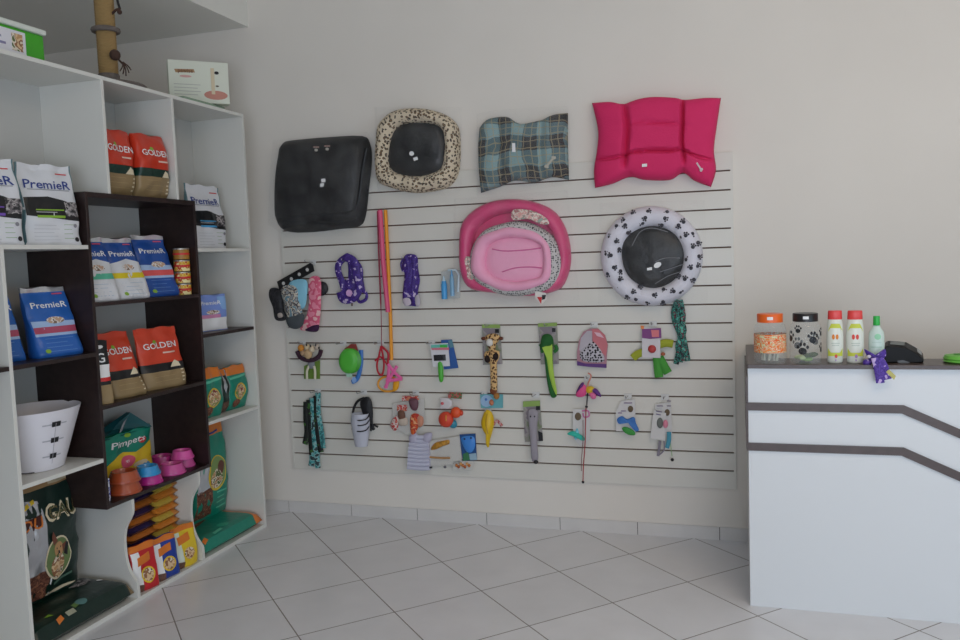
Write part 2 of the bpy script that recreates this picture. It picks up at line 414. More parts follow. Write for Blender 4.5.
def stripe(z):
    h = .034; pts = [(c0-.008, z), (.667, z), (1.08, z-.19), (c1, z-.19)]
    lo = [(c0-.008, z-h), (.657, z-h), (1.075, z-h-.19), (c1, z-h-.19)]
    poly = [(a, cf-.007, b) for a, b in pts]+[(a, cf-.007, b) for a, b in lo[::-1]]
    MB().slab(poly, .009, CB).build('stripe', t, smooth=False)
stripe(.912); stripe(.735)
mb = MB(); mb.box(c0-.009, c0, cf-.005, -.10, .915, 1.025, CB); mb.build('side_band', t, smooth=False)
mb = MB(); mb.box(c0-.009, c0, cf-.005, -.10, .702, .905, CB); mb.build('side_band', t, smooth=False)

#==OBJECTS==
# ------------------------------------------------------------------ bags on the shelves
def bag(name, label, cat, loc, w, h, d, rotz=1.36, body=None, bands=(), deco=None, kind='gusset', lean=0, e=5, taper=.04, group=None, wr=.0065, seam=None, seed=0, tilt=None, side=None):
    if kind in ('pillow',) or w > .3: rotz = PI/2 if rotz == 1.36 else rotz
    t = thing(name, label, cat, loc, rotz, group, tilt)
    def prof(v):
        if kind == 'gusset':
            if v < .04: return .9+.1*v/.04
            if v < .42: return 1
            if v < .93: return 1-(v-.42)/.51*.93
            return .07
        if kind == 'wedge':
            if v < .05: return .85+.15*v/.05
            if v < .9: return 1-(v-.05)/.85*.85
            return .12
        if kind == 'box': return .92 if (v < .03 or v > .97) else 1
        return max(.05, math.sin(PI*(v*.94+.03))**.55)
    def a(v): return w/2*(1-taper*v+.012*math.sin(v*9+seed)) * (1-.03*(prof(v) > .98))
    def yo(v): return lean*v+(d/2-d/2*prof(v))*.15
    def wrk(x, z): return wr*noise.noise(Vector((x*16+seed*3.1, seed*1.7, z*16)))*2
    def F(s_, v, off=0.0):
        s_ = max(-.999, min(.999, s_)); b = d/2*prof(v)
        return Vector((s_*a(v), yo(v)-b*(1-abs(s_)**e)**(1/e)-off+wrk(s_*a(v), v*h), v*h))
    def L(s0, v0, off=.003):            # local metric frame round (s0,v0)
        return lambda x, y: F(s0+x/a(v0), v0+y/h, off)
    vs_ = sorted(set([i/24 for i in range(25)]+[0, .02, .04, .42, .93, .985, 1]+[b[0] for b in bands]+[b[1] for b in bands]+[i/14 for i in range(15)]))
    fx_ = [-1, -.985, -.94, -.85, -.7, -.55, -.4, -.25, -.1, .1, .25, .4, .55, .7, .85, .94, .985, 1]
    m_ = 2*len(fx_)-2; mb = MB(); rings = []
    for v in vs_:
        b = d/2*prof(v); ring = []
        for xx, sg in [(q, -1) for q in fx_]+[(q, 1) for q in fx_[-2:0:-1]]:
            x = a(v)*xx; y = sg*b*(1-abs(xx)**e)**(1/e)
            z = v*h + (.004*math.sin(x*50+seed) if v >= .985 else 0)
            ring.append(Vector((x, yo(v)+y+wrk(x, v*h)*(1 if sg < 0 else -.5), z)))
        rings.append(ring)
    for i in range(len(vs_)-1):
        vm = (vs_[i]+vs_[i+1])/2; mat = body
        for b0, b1, bm_ in bands:
            if b0 <= vm < b1: mat = bm_
        if vm > .93 and seam: mat = seam
        r0, r1 = rings[i], rings[i+1]
        if side:
            q0 = [j for j in range(m_) if abs(rings[i][j].x) > a(vm)*.93 and abs(rings[i][(j+1) % m_].x) > a(vm)*.93]
            mb.add(r0+r1, [(j, (j+1) % m_, m_+(j+1) % m_, m_+j) for j in range(m_) if j not in q0], mat)
            mb.add(r0+r1, [(j, (j+1) % m_, m_+(j+1) % m_, m_+j) for j in q0], side)
        else: mb.add(r0+r1, [(j, (j+1) % m_, m_+(j+1) % m_, m_+j) for j in range(m_)], mat)
    mb.add(rings[0], [list(range(m_))[::-1]], body); mb.add(rings[-1], [list(range(m_))], seam or body)
    if deco: deco(mb, F, L)
    mb.build('bag_body', t, world=False)
    return t
GL = dict(bump=.25, bs=22)
P_WHITE = M('#dedfe2', .32, **GL); P_BLACK = M('#15171a', .35, **GL); P_BLUE = M('#1f4f9e', .3, **GL); P_BLUE2 = M('#2a66b8', .3, **GL)
P_RED = M('#cc3a22', .33, **GL); P_RED2 = M('#d6452a', .33, **GL); P_KRAFT = M('#97805a', .4, **GL); P_DKGREEN = M('#12352b', .35, **GL)
P_TEAL = M('#11866f', .33, **GL); P_ORANGE = M('#e07c2c', .35, **GL); P_SILVER = M('#c9ccd2', .22, metal=.6, **GL); P_FOREST = M('#0f2a22', .32, **GL)
P_YEL = M('#e9c52a', .35, **GL); P_LBLUE = M('#a9c4e8', .3, **GL); P_BROWN = M('#6a4a3c', .45, vary=.35, bs=90)
T_WHITE = M('#f2f2f2', .45); T_NAVY = M('#2b3f88', .5); T_RED = M('#d22a2a', .5); T_GREEN = M('#8cb83a', .5); T_PURPLE = M('#7a55b8', .5)
T_LB = M('#4aa3d8', .5); T_DARK = M('#1c1c20', .5); T_CREAM = M('#e6d8b8', .5); T_PINK = M('#e05a78', .5); T_TEALL = M('#5fc0a0', .5)
PHOTO_DOG = camo('printed_dog_photo', 45, ['#2a2a2c', '#6c6668', '#a8a2a0', '#3c3a3c'])
PHOTO_TAN = camo('printed_puppy_photo', 26, ['#c79a6a', '#e3c49a', '#9a6a48', '#e8dcc8', '#5a6a38'])
PHOTO_FOOD = camo('printed_kibble_photo', 60, ['#7a4c3a', '#5a3428', '#96644a'])
PHOTO_CAT = camo('printed_cat_photo', 60, ['#c9a58a', '#e8e2dc', '#8a705c'])
PHOTO_MIX = camo('printed_dish_photo', 45, ['#6f9c54', '#b98a62', '#d8c8a4', '#8a3a34'])
def rect(s0, v0, s1, v1): return [(s0, v0), (s1, v0), (s1, v1), (s0, v1)]
def lines(mb, F, s0, s1, v0, v1, k, mat, th=.006):
    for i in range(k):
        v = v0+(v1-v0)*i/max(1, k-1); e_ = s1-(s1-s0)*.25*((i*7) % 3)/2
        mb.decal(rect(s0, v, e_, v+th), lambda a, b: F(a, b, .0022), mat)
def premier(accent):
    def deco(mb, F, L):
        F1 = lambda a, b: F(a, b, .0018); F2 = lambda a, b: F(a, b, .0030)
        mb.decal([(-.93, .36), (.93, .30), (.93, .50), (.4, .56), (-.1, .60), (-.93, .58)], F1, P_BLACK)
        mb.decal(rect(.42, .36, .93, .54), F2, PHOTO_DOG)
        mb.decal(rect(-.6, .425, .35, .44), F2, accent); mb.decal(rect(-.6, .335, .40, .365), F2, accent)
        mb.decal(rect(-.6, .40, .1, .408), F2, M('#c8c8c8'))
        mb.text('PremieR', .052, L(-.02, .745), T_NAVY, wide=WD[0]*.8); mb.decal(rect(-.72, .68, .75, .69), F2, M('#9a9aa0'))
        mb.decal(rect(.35, .885, .8, .90), F2, T_RED)
        lines(mb, F, .35, .7, .08, .25, 4, M('#8fae7a')); lines(mb, F, -.7, .2, .06, .24, 5, M('#c2c4c8'))
        mb.decal(ellipse(.8, .07, .08, .03, 10), F2, T_DARK); mb.decal(ellipse(.75, .24, .07, .025, 10), F2, M('#8a8a90'))
    return deco
WD = [.22]
def place(bl, br, top, z, xf, d, lift=.0):
    """front-bottom px range on plane x=xf, top py -> (loc,w,h)"""
    y0 = S(bl, bl_y[0], xf).y; y1 = S(br, bl_y[0], xf).y
    h = S((bl+br)/2-4, top, xf-d*.45).z-z
    return (xf-d/2, (y0+y1)/2, z), y1-y0, h
bl_y = [300]
def pl_(bl, br, by, top, z, xf, d):
    bl_y[0] = by; return place(bl, br, top, z, xf, d)
# upper left compartment
ZS = 1.70
loc, w_, h_ = pl_(27, 76, 246, 165, ZS, -2.765, .09); WD[0] = w_
loc = (loc[0], loc[1]+.03, loc[2])
bag('dog_food_bag', 'white dog food bag with black band and green stripes on the upper left shelf', 'pet food bag', loc, w_, h_, .09, body=P_WHITE, side=M('#5f7f86', .35), deco=premier(T_GREEN), seed=1, group='white premium dog food bags')
loc2 = (loc[0], loc[1]-.30, ZS)
bag('dog_food_bag', 'white dog food bag with black band and purple stripe, cut by the left edge', 'pet food bag', loc2, w_, h_*1.0, .09, body=P_WHITE, side=M('#5f7f86', .35), deco=premier(T_PURPLE), seed=2, group='white premium dog food bags')
loc, w_, h_ = pl_(194, 229, 248, 186, 1.685, -2.80, .08); WD[0] = w_
bag('dog_food_bag', 'white dog food bag with black and blue bands on the upper right shelf', 'pet food bag', loc, w_, h_, .08, body=P_WHITE, side=M('#5f7f86', .35), deco=premier(T_LB), seed=3, group='white premium dog food bags')
# golden bags
def golden(mb, F, L):
    F2 = lambda a, b: F(a, b, .0030)
    mb.text('GOLDEN', .042, L(.02, .70, .0045), T_WHITE, wide=WD[0]*.78)
    mb.decal(rect(.1, .565, .7, .59), F2, M('#e8c8b8')); mb.decal(ellipse(-.2, .77, .1, .03, 10), F2, T_GREEN)
    mb.decal([(.25, .33), (.75, .33), (.7, .40), (.55, .44), (.4, .39)], F2, T_CREAM)
    for i in range(4): mb.decal(rect(.72, .08+.06*i, .84, .10+.06*i), F2, T_CREAM)
    lines(mb, F, -.6, .6, .12, .27, 3, M('#b49c70'))
gb = [(0, .33, P_KRAFT), (.33, .46, P_DKGREEN), (.46, 1, P_RED)]
loc, w_, h_ = (-2.80, -1.062, 1.936), .225, .315; WD[0] = w_
bag('dog_food_bag', 'orange and tan dog food bag on the dark top board, right one', 'pet food bag', loc, w_, h_, .11, body=P_KRAFT, bands=gb, deco=golden, kind='pillow', seed=4, group='orange topped dog food bags')
bag('dog_food_bag', 'orange and tan dog food bag on the dark top board, left one beside the divider', 'pet food bag', (-2.82, -1.292, 1.936), w_, h_*1.0, .11, body=P_KRAFT, bands=gb, deco=golden, kind='pillow', seed=5, group='orange topped dog food bags')
ZS = .973
loc, w_, h_ = pl_(153, 187, 385, 327, ZS, -2.77, .08); WD[0] = w_
gb2 = [(0, .28, P_KRAFT), (.28, .41, P_BLACK), (.41, 1, P_RED2)]
bag('cat_food_bag', 'upright orange pet food bag with tan base at right of the dark middle cubby', 'pet food bag', loc, w_, h_, .075, body=P_KRAFT, bands=gb2, deco=golden, kind='wedge', seed=6, lean=.04, group='small orange food bags in the dark cubby')
loc, w_, h_ = pl_(120, 148, 390, 331, ZS, -2.77, .12); WD[0] = w_
bag('cat_food_bag', 'slanted orange pet food bag with black stripe at left of the dark middle cubby', 'pet food bag', loc, w_, h_, .13, body=P_KRAFT, bands=gb2, deco=golden, kind='wedge', seed=7, lean=.07, group='small orange food bags in the dark cubby')
def blackpk(mb, F, L):
    F2 = lambda a, b: F(a, b, .0025)
    mb.decal(rect(-.9, .36, .9, .42), F2, T_RED); mb.decal(rect(-.9, .42, .9, .62), F2, T_WHITE)
    mb.text('G', .06, L(.0, .72), T_WHITE); mb.decal(ellipse(0, .9, .4, .03, 10), F2, T_WHITE)
loc, w_, h_ = pl_(101, 115, 399, 340, ZS, -2.74, .06)
bag('treat_pouch', 'narrow black pouch with white and red band beside the dark cubby side', 'pet food bag', loc, w_, h_, .05, body=P_KRAFT, bands=[(.3, 1, P_BLACK)], deco=blackpk, kind='wedge', seed=8)
# blue bags
def bluecat(stripe, white, food=True):
    def deco(mb, F, L):
        F1 = lambda a, b: F(a, b, .0018); F2 = lambda a, b: F(a, b, .0030)
        if white: mb.decal([(-.93, .02), (.93, .02), (.93, .60), (.2, .66), (-.93, .58)], F1, P_WHITE)
        else: mb.decal([(-.93, .30), (.93, .30), (.93, .50), (-.93, .52)], F1, P_LBLUE)
        mb.decal(rect(-.93, .34, .93, .43), F2, stripe)
        mb.text('PremieR', .036, L(0, .74), T_WHITE, wide=WD[0]*.78)
        mb.decal(ellipse(.1, .52, .4, .05, 14), F2, PHOTO_CAT)
        mb.decal(rect(.3, .89, .8, .91), F2, T_PINK)
        lines(mb, F, -.6, .6, .08, .26, 4, M('#9fb4c8') if white else M('#6f9ad0'))
        mb.decal(ellipse(-.6, .09, .12, .03, 10), F2, T_GREEN)
    return deco
ZS = 1.442
for (bl, br, by, tp, xf, d, st, wh, lb, sd) in [
    (95, 123, 299, 237, -2.76, .11, T_TEALL, True, 'blue and white pet food bag with green stripe in the top dark cubby', 10),
    (127, 153, 298, 238, -2.76, .13, M('#e8d024', .5), True, 'blue and white pet food bag with yellow stripe in the top dark cubby', 11),
    (154, 180, 295, 235, -2.78, .09, M('#e05a5a', .5), False, 'deep blue pet food bag with red stripe in the top dark cubby', 12)]:
    loc, w_, h_ = pl_(bl, br, by, tp, ZS, xf, d); WD[0] = w_
    bag('cat_food_bag', lb, 'pet food bag', loc, w_, h_, d, body=P_BLUE, seam=P_SILVER, bands=[(0, .5, P_WHITE)] if wh else (), deco=bluecat(st, wh), kind='wedge', seed=sd, lean=.07, group='blue pet food bags in the dark cubby')
bag('cat_food_bag', 'dark blue bag mostly hidden behind the yellow striped pet food bag', 'pet food bag', (-2.98, -1.21, ZS), .16, .245, .07, body=P_BLUE, seam=P_SILVER, deco=bluecat(T_PINK, False), kind='wedge', seed=13, group='blue pet food bags in the dark cubby')
ZS = 1.22
loc, w_, h_ = pl_(39, 79, 358, 287, ZS, -2.78, .10); WD[0] = w_
loc = (loc[0], loc[1]+.037, loc[2])
bag('cat_food_bag', 'large blue pet food bag with red stripe on the left dark shelf, fully visible', 'pet food bag', loc, w_*.98, h_, .11, body=P_BLUE2, seam=P_SILVER, deco=bluecat(M('#b8506a', .5), False), kind='wedge', seed=14, lean=.07, group='blue food bags on the left dark shelf')
bag('cat_food_bag', 'large blue pet food bag with red stripe, half hidden by the white end panel', 'pet food bag', (-2.90, -1.925, ZS), .185, h_*1.0, .11, body=P_BLUE2, seam=P_SILVER, deco=bluecat(M('#b8506a', .5), False), kind='wedge', seed=15, lean=.06, group='blue food bags on the left dark shelf')
def lbl(mb, F, L):
    F2 = lambda a, b: F(a, b, .0025)
    mb.decal(rect(-.93, .02, .93, .36), F2, T_WHITE); mb.decal(rect(-.8, .36, .5, .46), F2, M('#d890b8', .5))
    mb.decal(ellipse(0, .52, .45, .06, 12), F2, PHOTO_CAT); mb.text('PremieR', .03, L(-.1, .78), T_WHITE, wide=WD[0]*.6)
    mb.decal([(.3, .95), (.93, .95), (.93, .55), (.6, .6)], lambda a, b: F(a, b, .0015), M('#8fb8ea', .4))
loc, w_, h_ = pl_(201, 227, 332, 295, 1.221, -2.82, .06); WD[0] = w_
bag('cat_food_bag', 'small pale blue and white pet food bag on the right dark shelf', 'pet food bag', loc, w_, h_, .06, body=M('#7f9ade', .35, **GL), deco=lbl, kind='box', seed=16)
# yellow tins, stacked
LIDM = M('#b9b4aa', .3, metal=.8)
p0 = Vector((-2.79, -.860, 0)); tin_r = .0405; TINS = camo('tin_label_print', 40, ['#d8a018', '#e8c860', '#b84818', '#f0e0a0'])
for k in range(4):
    z0 = ZS_ = 1.441+k*.062
    t = thing('food_tin', ['bottom', 'second lowest', 'third', 'topmost'][k]+' yellow pet food tin of the stack beside the dark right side', 'tin', (-2.79, p0.y, z0), 0, 'stacked yellow tins')
    MB().lathe([(0, .001), (tin_r, .001), (tin_r, .003), (tin_r, .052), (tin_r, .052)], (-2.79, p0.y, z0), TINS if k < 3 else M('#a8762a', .4), n=24).build('can', t)
    MB().lathe([(tin_r+.001, .052), (tin_r+.002, .058), (tin_r-.003, .0605), (tin_r-.004, .057), (0, .057)], (-2.79, p0.y, z0), LIDM, n=24).build('lid', t)
    MB().lathe([(tin_r+.0012, .024), (tin_r+.0012, .034)], (-2.79, p0.y, z0), T_RED, n=24).build('label_band', t)
# green/orange bags right
def greenpk(mb, F, L):
    F1 = lambda a, b: F(a, b, .0018); F2 = lambda a, b: F(a, b, .0030)
    mb.decal([(-.9, .70), (.9, .74), (.9, .78), (-.9, .75)], F1, T_TEALL)
    mb.decal(ellipse(.05, .40, .58, .20, 18), F1, P_YEL); mb.decal(ellipse(.05, .40, .50, .17, 18), F2, PHOTO_MIX)
    mb.decal(ellipse(-.35, .15, .4, .10, 12), F2, PHOTO_FOOD)
gr = [(.80, 1, P_ORANGE)]
loc, w_, h_ = pl_(206, 224, 420, 369, .745, -2.76, .08)
bag('dog_food_pouch', 'green and orange food pouch on the lower right shelf, next to the dark box', 'pet food bag', loc, w_*1.25, h_*1.04, .08, body=P_TEAL, bands=gr, deco=greenpk, kind='pillow', seed=20, group='green food pouches')
loc3, w3, h3 = pl_(234, 256, 408, 367, .745, -2.79, .08)
bag('dog_food_pouch', 'green and orange food pouch on the lower right shelf, against the white side panel', 'pet food bag', (loc3[0]+.01, -.412, loc3[2]), .185, h3*1.1, .08, body=P_TEAL, bands=gr, deco=greenpk, kind='pillow', seed=21, group='green food pouches')
def sidepk(mb, F, L):
    F2 = lambda a, b: F(a, b, .0025)
    mb.decal(rect(-.92, .25, -.62, .97), F2, P_SILVER); mb.decal(rect(.62, .25, .92, .97), F2, P_SILVER)
    mb.decal(rect(-.5, .03, .7, .26), F2, P_BROWN); mb.decal([(-.3, .6), (.0, .95), (.3, .6), (0, .45)], F2, P_SILVER)
bag('dog_food_pouch', 'silver edged pouch turned sideways between the two green food pouches', 'pet food bag', (-2.83, -.555, .745), .11, h3*1.08, .10, body=P_FOREST, bands=[(.85, 1, P_ORANGE)], deco=sidepk, kind='pillow', seed=22, group='green food pouches')

# elizabethan collar
PLA = M('#e6e4ea', .38); t = thing('cone_collar', 'white plastic pet cone collar with three black snap tabs on the left shelf', 'cone collar', (-2.905, -1.775, .737))
c = Vector((-2.905, -1.775, .737)); mb = MB(); prof = [(.115, 0), (.142, .08), (.172, .17), (.203, .262), (.200, .262), (.169, .17), (.139, .08), (.112, .001), (.115, 0)]
n_ = 48; 
mb.lathe([(r, z+.001) for r, z in prof], c, PLA, n=n_, sx=.86, sy=1.0); mb.build('cone', t)
def cone_pt(ang, z, off=.002):
    r = .115+.0885*z/.262+off; return c+Vector((r*.86*math.cos(ang), r*math.sin(ang), z))
for z in (.065, .135, .205):
    mb = MB(); a0 = -.20
    mb.sheet(lambda u, v: cone_pt(a0-.10+.22*u, z-.011+.022*v, .003), 5, 1, T_DARK)
    mb.sheet(lambda u, v: cone_pt(a0-.32+.62*u, z-.003+.006*v, .0015), 8, 1, M('#b8b8c0'))
    mb.build('snap_tab', t)
MB().tube([cone_pt(a0+.0, .03+.02*i, .002) for i in range(10)], .0012, M('#c8c6cc')).build('seam', t)
MB().tube([cone_pt(-1.9+1.1*i/12, .004, .001) for i in range(13)], .002, T_DARK).build('rim_band', t)

# teal pack
ZD = .517
def pimp(mb, F, L):
    F1 = lambda a, b: F(a, b, .0018); F2 = lambda a, b: F(a, b, .0030)
    mb.decal([(-.95, .02), (.95, .02), (.95, .70), (.6, .62), (.2, .56), (-.2, .62), (-.5, .58), (-.95, .40)], F1, P_YEL)
    mb.text('Pimpets', .045, L(-.05, .80), T_WHITE, wide=WD[0]*.66, shear=.1)
    mb.decal(ellipse(-.12, .42, .28, .12, 16), F2, T_PINK); mb.decal(ellipse(.52, .76, .16, .06, 12), F2, T_RED)
    mb.decal(ellipse(-.05, .94, .12, .04, 10), F2, T_GREEN); mb.decal(ellipse(.4, .30, .3, .06, 10), F2, T_CREAM)
    mb.text('PET', .016, L(-.12, .42, .004), T_WHITE)
    mb.decal(ellipse(.6, .2, .2, .1, 12), F2, T_LB)
loc, w_, h_ = pl_(104, 155, 466, 437, ZD, -2.92, .10); WD[0] = w_; h_ += .035; w_ += .02
t = bag('diaper_pack', 'teal and yellow pet product pack with folded top in the bottom dark cubby', 'pack', loc, w_, h_, .10, body=P_TEAL, deco=pimp, kind='box', seed=30, taper=0)
mb = MB(); dkt = M('#1d5a60', .3, **GL)
z1 = h_; x2 = w_/2
v = [(-x2, -.05, z1-.01), (x2*.95, -.05, z1-.01), (x2*.95, .05, z1-.01), (-x2, .05, z1-.01), (-x2*.25, 0, z1+.02), (x2*.36, -.012, z1+.085), (x2*.36, .012, z1+.085), (x2*.0, .0, z1+.05)]
mb.add(v, [(0, 1, 5, 7, 4), (1, 2, 6, 5), (2, 3, 4, 7, 6), (3, 0, 4), (5, 6, 7)], dkt)
mb.add([(-x2*.1, -.03, z1+.01), (x2*.12, -.025, z1+.06), (x2*.32, -.018, z1+.078), (x2*.25, -.018, z1+.072), (x2*.0, -.027, z1+.05), (-x2*.25, -.034, z1+.0)], [(0, 1, 4, 5), (1, 2, 3, 4)], P_SILVER)
mb.build('folded_top', t, world=False, smooth=False)

def bowl(lbl_, px, py, z, r, h, col, xp, grp, inner=None):
    p = S(px, py, xp); t = thing('pet_bowl', lbl_, 'bowl', (xp, p.y, z), 0, grp); m = M(col, .22, coat=.4)
    pr_ = [(r*1.0, 0), (r, .006), (r*.93, h*.4), (r*.80, h*.9), (r*.78, h), (r*.72, h), (r*.66, h*.75), (r*.45, h*.35), (0, h*.3)]
    MB().lathe([(q, zz+.001) for q, zz in pr_], (xp, p.y, z), m, n=32).build('bowl_body', t)
    MB().lathe([(r*1.005, .004), (r*1.02, .008), (r*1.005, .012)], (xp, p.y, z), M(col, .3), n=32).build('base_ring', t)
    return t
OR, PK = '#b0502e', '#d05098'
bowl('orange pet bowl at the bottom of the orange pair', 125, 490, ZD, .079, .052, OR, -2.81, 'orange pet bowls')
bowl('orange pet bowl on top of the orange pair', 124, 476, ZD+.053, .075, .052, OR, -2.81, 'orange pet bowls')
bowl('magenta pet bowl underneath the blue one', 150, 478, ZD, .062, .045, '#c02a8c', -2.80, 'small pet bowls')
bowl('bright blue pet bowl stacked on a magenta bowl', 147.5, 470, ZD+.046, .062, .045, '#2f96d2', -2.80, 'small pet bowls')
bowl('pink pet bowl nearest the front edge of the dark shelf', 172, 470, ZD, .070, .052, PK, -2.81, 'pink pet bowls')
bowl('pink pet bowl behind the others beside the teal pack', 162, 458, ZD, .070, .060, '#c83c8e', -2.96, 'pink pet bowls')
bowl('pink pet bowl under another at the right end of the dark shelf', 184.5, 464, ZD, .056, .045, PK, -2.84, 'pink pet bowls')
bowl('pink pet bowl stacked at the top right of the dark shelf', 182.5, 458, ZD+.046, .060, .045, '#e055a6', -2.84, 'pink pet bowls')
p = S(111, 492, -2.76)
tag(MB().box(-2.80, -2.775, p.y-.016, p.y+.012, ZD+.0005, ZD+.105, camo('small_pack_print', 60, ['#e8e8f0', '#3a4a9a', '#c8c8d8'])).build('small_box', world=(-2.787, p.y, ZD)), 'narrow white and blue box beside the orange bowls', 'box')

# big dark green bags
def dogbig(mb, F0, L0):
    F = lambda a, b, o=0: F0(a*.85+.17 if a > -.9 else a, b, o)
    L = lambda a, b, o=.003: L0(a*.85+.17, b, o)
    F1 = lambda a, b: F(a, b, .0025); F2 = lambda a, b: F(a, b, .0040); F3 = lambda a, b: F(a, b, .0055); F4 = lambda a, b: F(a, b, .007)
    mb.decal([(-.97, .24), (-.12, .24), (-.2, .45), (-.2, .60), (-.25, .72), (-.35, .80), (-.97, .84)], F1, P_SILVER)
    mb.decal([(-.97, .03), (-.15, .03), (-.12, .25), (-.97, .25)], F1, PHOTO_FOOD); mb.decal([(-.14, .03), (-.10, .03), (-.07, .25), (-.11, .25)], F2, T_WHITE)
    mb.decal([(-.97, .74), (-.45, .79), (-.45, .82), (-.97, .77)], F2, P_YEL)
    mb.text('DU', .075, L(-.60, .635, .0058), P_ORANGE, wide=.10); mb.decal([(-.88, .58), (-.34, .60), (-.32, .70), (-.88, .68)], lambda a, b: F(a, b, .0038), M('#4a1810', .5))
    mb.text('GAU', .085, L(.34, .67, .0058), camo('camouflage_lettering', 70, ['#6a5c3a', '#3c4a2a', '#8f8058']), wide=.15); mb.text('GAU', .115, L(.33, .668, .0038), T_CREAM, wide=.18)
    mb.decal(ellipse(.13, .31, .42, .175, 26), F2, T_CREAM); mb.decal(ellipse(.13, .31, .385, .160, 26), F3, M('#6f8450', .5))
    mb.decal(ellipse(.10, .25, .24, .10, 16), F4, PHOTO_TAN); mb.decal(ellipse(.12, .37, .17, .07, 16), F4, M('#c89a6a', .6))
    mb.decal([(-.05, .42), (-.10, .49), (-.02, .53), (.08, .45)], F4, M('#7a4838', .6)); mb.decal([(.25, .40), (.38, .42), (.30, .33)], F4, M('#7a4838', .6))
    mb.decal([(.32, .32), (.42, .30), (.46, .40), (.36, .42)], F4, T_DARK)
    mb.decal(ellipse(.12, .355, .04, .014, 10), lambda a, b: F(a, b, .0085), T_DARK)
    for q in (.05, .20): mb.decal(ellipse(q, .39, .02, .009, 8), lambda a, b: F(a, b, .0085), T_DARK)
    mb.decal([(-.02, .10), (.6, .13), (.6, .15), (-.02, .12)], F2, M('#5a7a6a')); mb.decal(ellipse(.25, .04, .5, .014, 14), F2, T_CREAM)
    mb.decal(rect(.1, .895, .75, .955), F2, M('#c8b898', .6)); mb.decal(rect(.15, .915, .7, .93), F3, M('#8a8478', .6))
loc, w_, h_ = (-2.975, -1.742, .125), .42, .575
bag('dog_food_sack', 'tall dark green dog food sack with puppy picture standing in the bottom left', 'pet food bag', loc, w_, h_, .12, body=P_FOREST, bands=[(.88, 1, M('#a8845a', .6))], deco=dogbig, kind='pillow', seed=40, e=4)
def lying(name, label, y0, y1, x0, x1, th, body, decos, end=None, endw=.05):
    t = thing(name, label, 'pet food bag', ((x0+x1)/2, (y0+y1)/2, .021)); mb = MB(); n_u, n_v = 26, 14
    def P(u, v, off=0, top=True):
        uu, vv = 2*u-1, 2*v-1; hgt = ((1-abs(uu)**12)*(1-abs(vv)**8))**.5 if abs(uu) < 1 and abs(vv) < 1 else 0
        z = .022+th*.28+(th*.72*hgt+off if top else -th*.27*hgt)
        return Vector((x0+(x1-x0)*v, y0+(y1-y0)*u, z+.003*noise.noise(Vector((u*6, v*5, th*50)))*(hgt)))
    for side in (True, False):
        vs_ = [P(i/n_u, j/n_v, 0, side) for j in range(n_v+1) for i in range(n_u+1)]
        fs = {}
        for j in range(n_v):
            for i in range(n_u):
                m_ = end if end and (i+.5)/n_u > 1-endw else body
                fs.setdefault(m_, []).append((j*(n_u+1)+i, j*(n_u+1)+i+1, (j+1)*(n_u+1)+i+1, (j+1)*(n_u+1)+i))
        for m_, f_ in fs.items(): mb.add(vs_, f_, m_)
    for poly, m_ in decos: mb.decal(poly, lambda a, b: P(a, b, .0025), m_, L=.08)
    mb.build('bag_body', t); return t
lying('dog_food_sack', 'dark green dog food sack lying flat in the bottom left compartment', -2.015, -1.43, -3.06, -2.742, .10, P_FOREST,
      [(ellipse(.52, .86, .05, .07, 14), M('#5f8a88', .5)), ([(.2, .80), (.26, .76), (.27, .84)], T_GREEN), ([(.24, .93), (.30, .90), (.30, .96), (.24, .98)], P_ORANGE),
       (ellipse(.8, .35, .1, .12, 12), PHOTO_DOG), (ellipse(.90, .55, .025, .05, 8), T_WHITE), ([(.34, .9), (.42, .9), (.42, .96), (.34, .96)], M('#a8a890', .5)), ([(.43, .84), (.48, .82), (.48, .9), (.43, .92)], M('#6a8a48', .5))], end=P_KRAFT, endw=.05)
# standing + lying green bag right
def greenbig(mb, F, L):
    F1 = lambda a, b: F(a, b, .0020); F2 = lambda a, b: F(a, b, .0032); F3 = lambda a, b: F(a, b, .0045)
    mb.decal([(-.95, .30), (-.2, .33), (-.3, .62), (-.95, .66)], F1, P_SILVER); mb.decal([(-.95, .04), (.0, .04), (-.1, .33), (-.95, .32)], F1, PHOTO_FOOD)
    mb.decal(ellipse(.2, .45, .56, .18, 24), F2, P_YEL); mb.decal(ellipse(.2, .46, .49, .16, 24), F3, M('#7f9a5a', .5)); mb.decal(ellipse(.1, .40, .36, .10, 18), lambda a, b: F(a, b, .006), PHOTO_TAN); mb.decal(ellipse(.4, .50, .18, .07, 14), lambda a, b: F(a, b, .006), M('#6a4034', .6))
    mb.decal([(-.5, .84), (.6, .86), (.6, .88), (-.5, .86)], F2, T_NAVY)
    lines(mb, F, .2, .8, .08, .24, 4, T_TEALL, .014)
loc, w_, h_ = (-2.985, -.500, .105), .34, .585
bag('dog_food_sack', 'tall green dog food sack with orange top standing at the bottom right', 'pet food bag', loc, w_, h_, .11, body=P_TEAL, bands=[(.84, 1, P_ORANGE)], deco=greenbig, kind='pillow', seed=41, taper=.15)
lying('dog_food_sack', 'green dog food sack with orange end lying flat at the bottom right', -.890, -.318, -3.05, -2.742, .085, P_TEAL,
      [([(.05, .9), (.12, .86), (.12, .94), (.05, .97)], P_ORANGE), (ellipse(.5, .75, .07, .10, 14), M('#3fb090', .5)), ([(.2, .3), (.55, .2), (.6, .26), (.25, .42)], PHOTO_FOOD),
       ([(.25, .85), (.4, .82), (.4, .88), (.25, .91)], T_TEALL), (ellipse(.08, .66, .02, .04, 8), T_CREAM)], end=P_ORANGE, endw=.10)

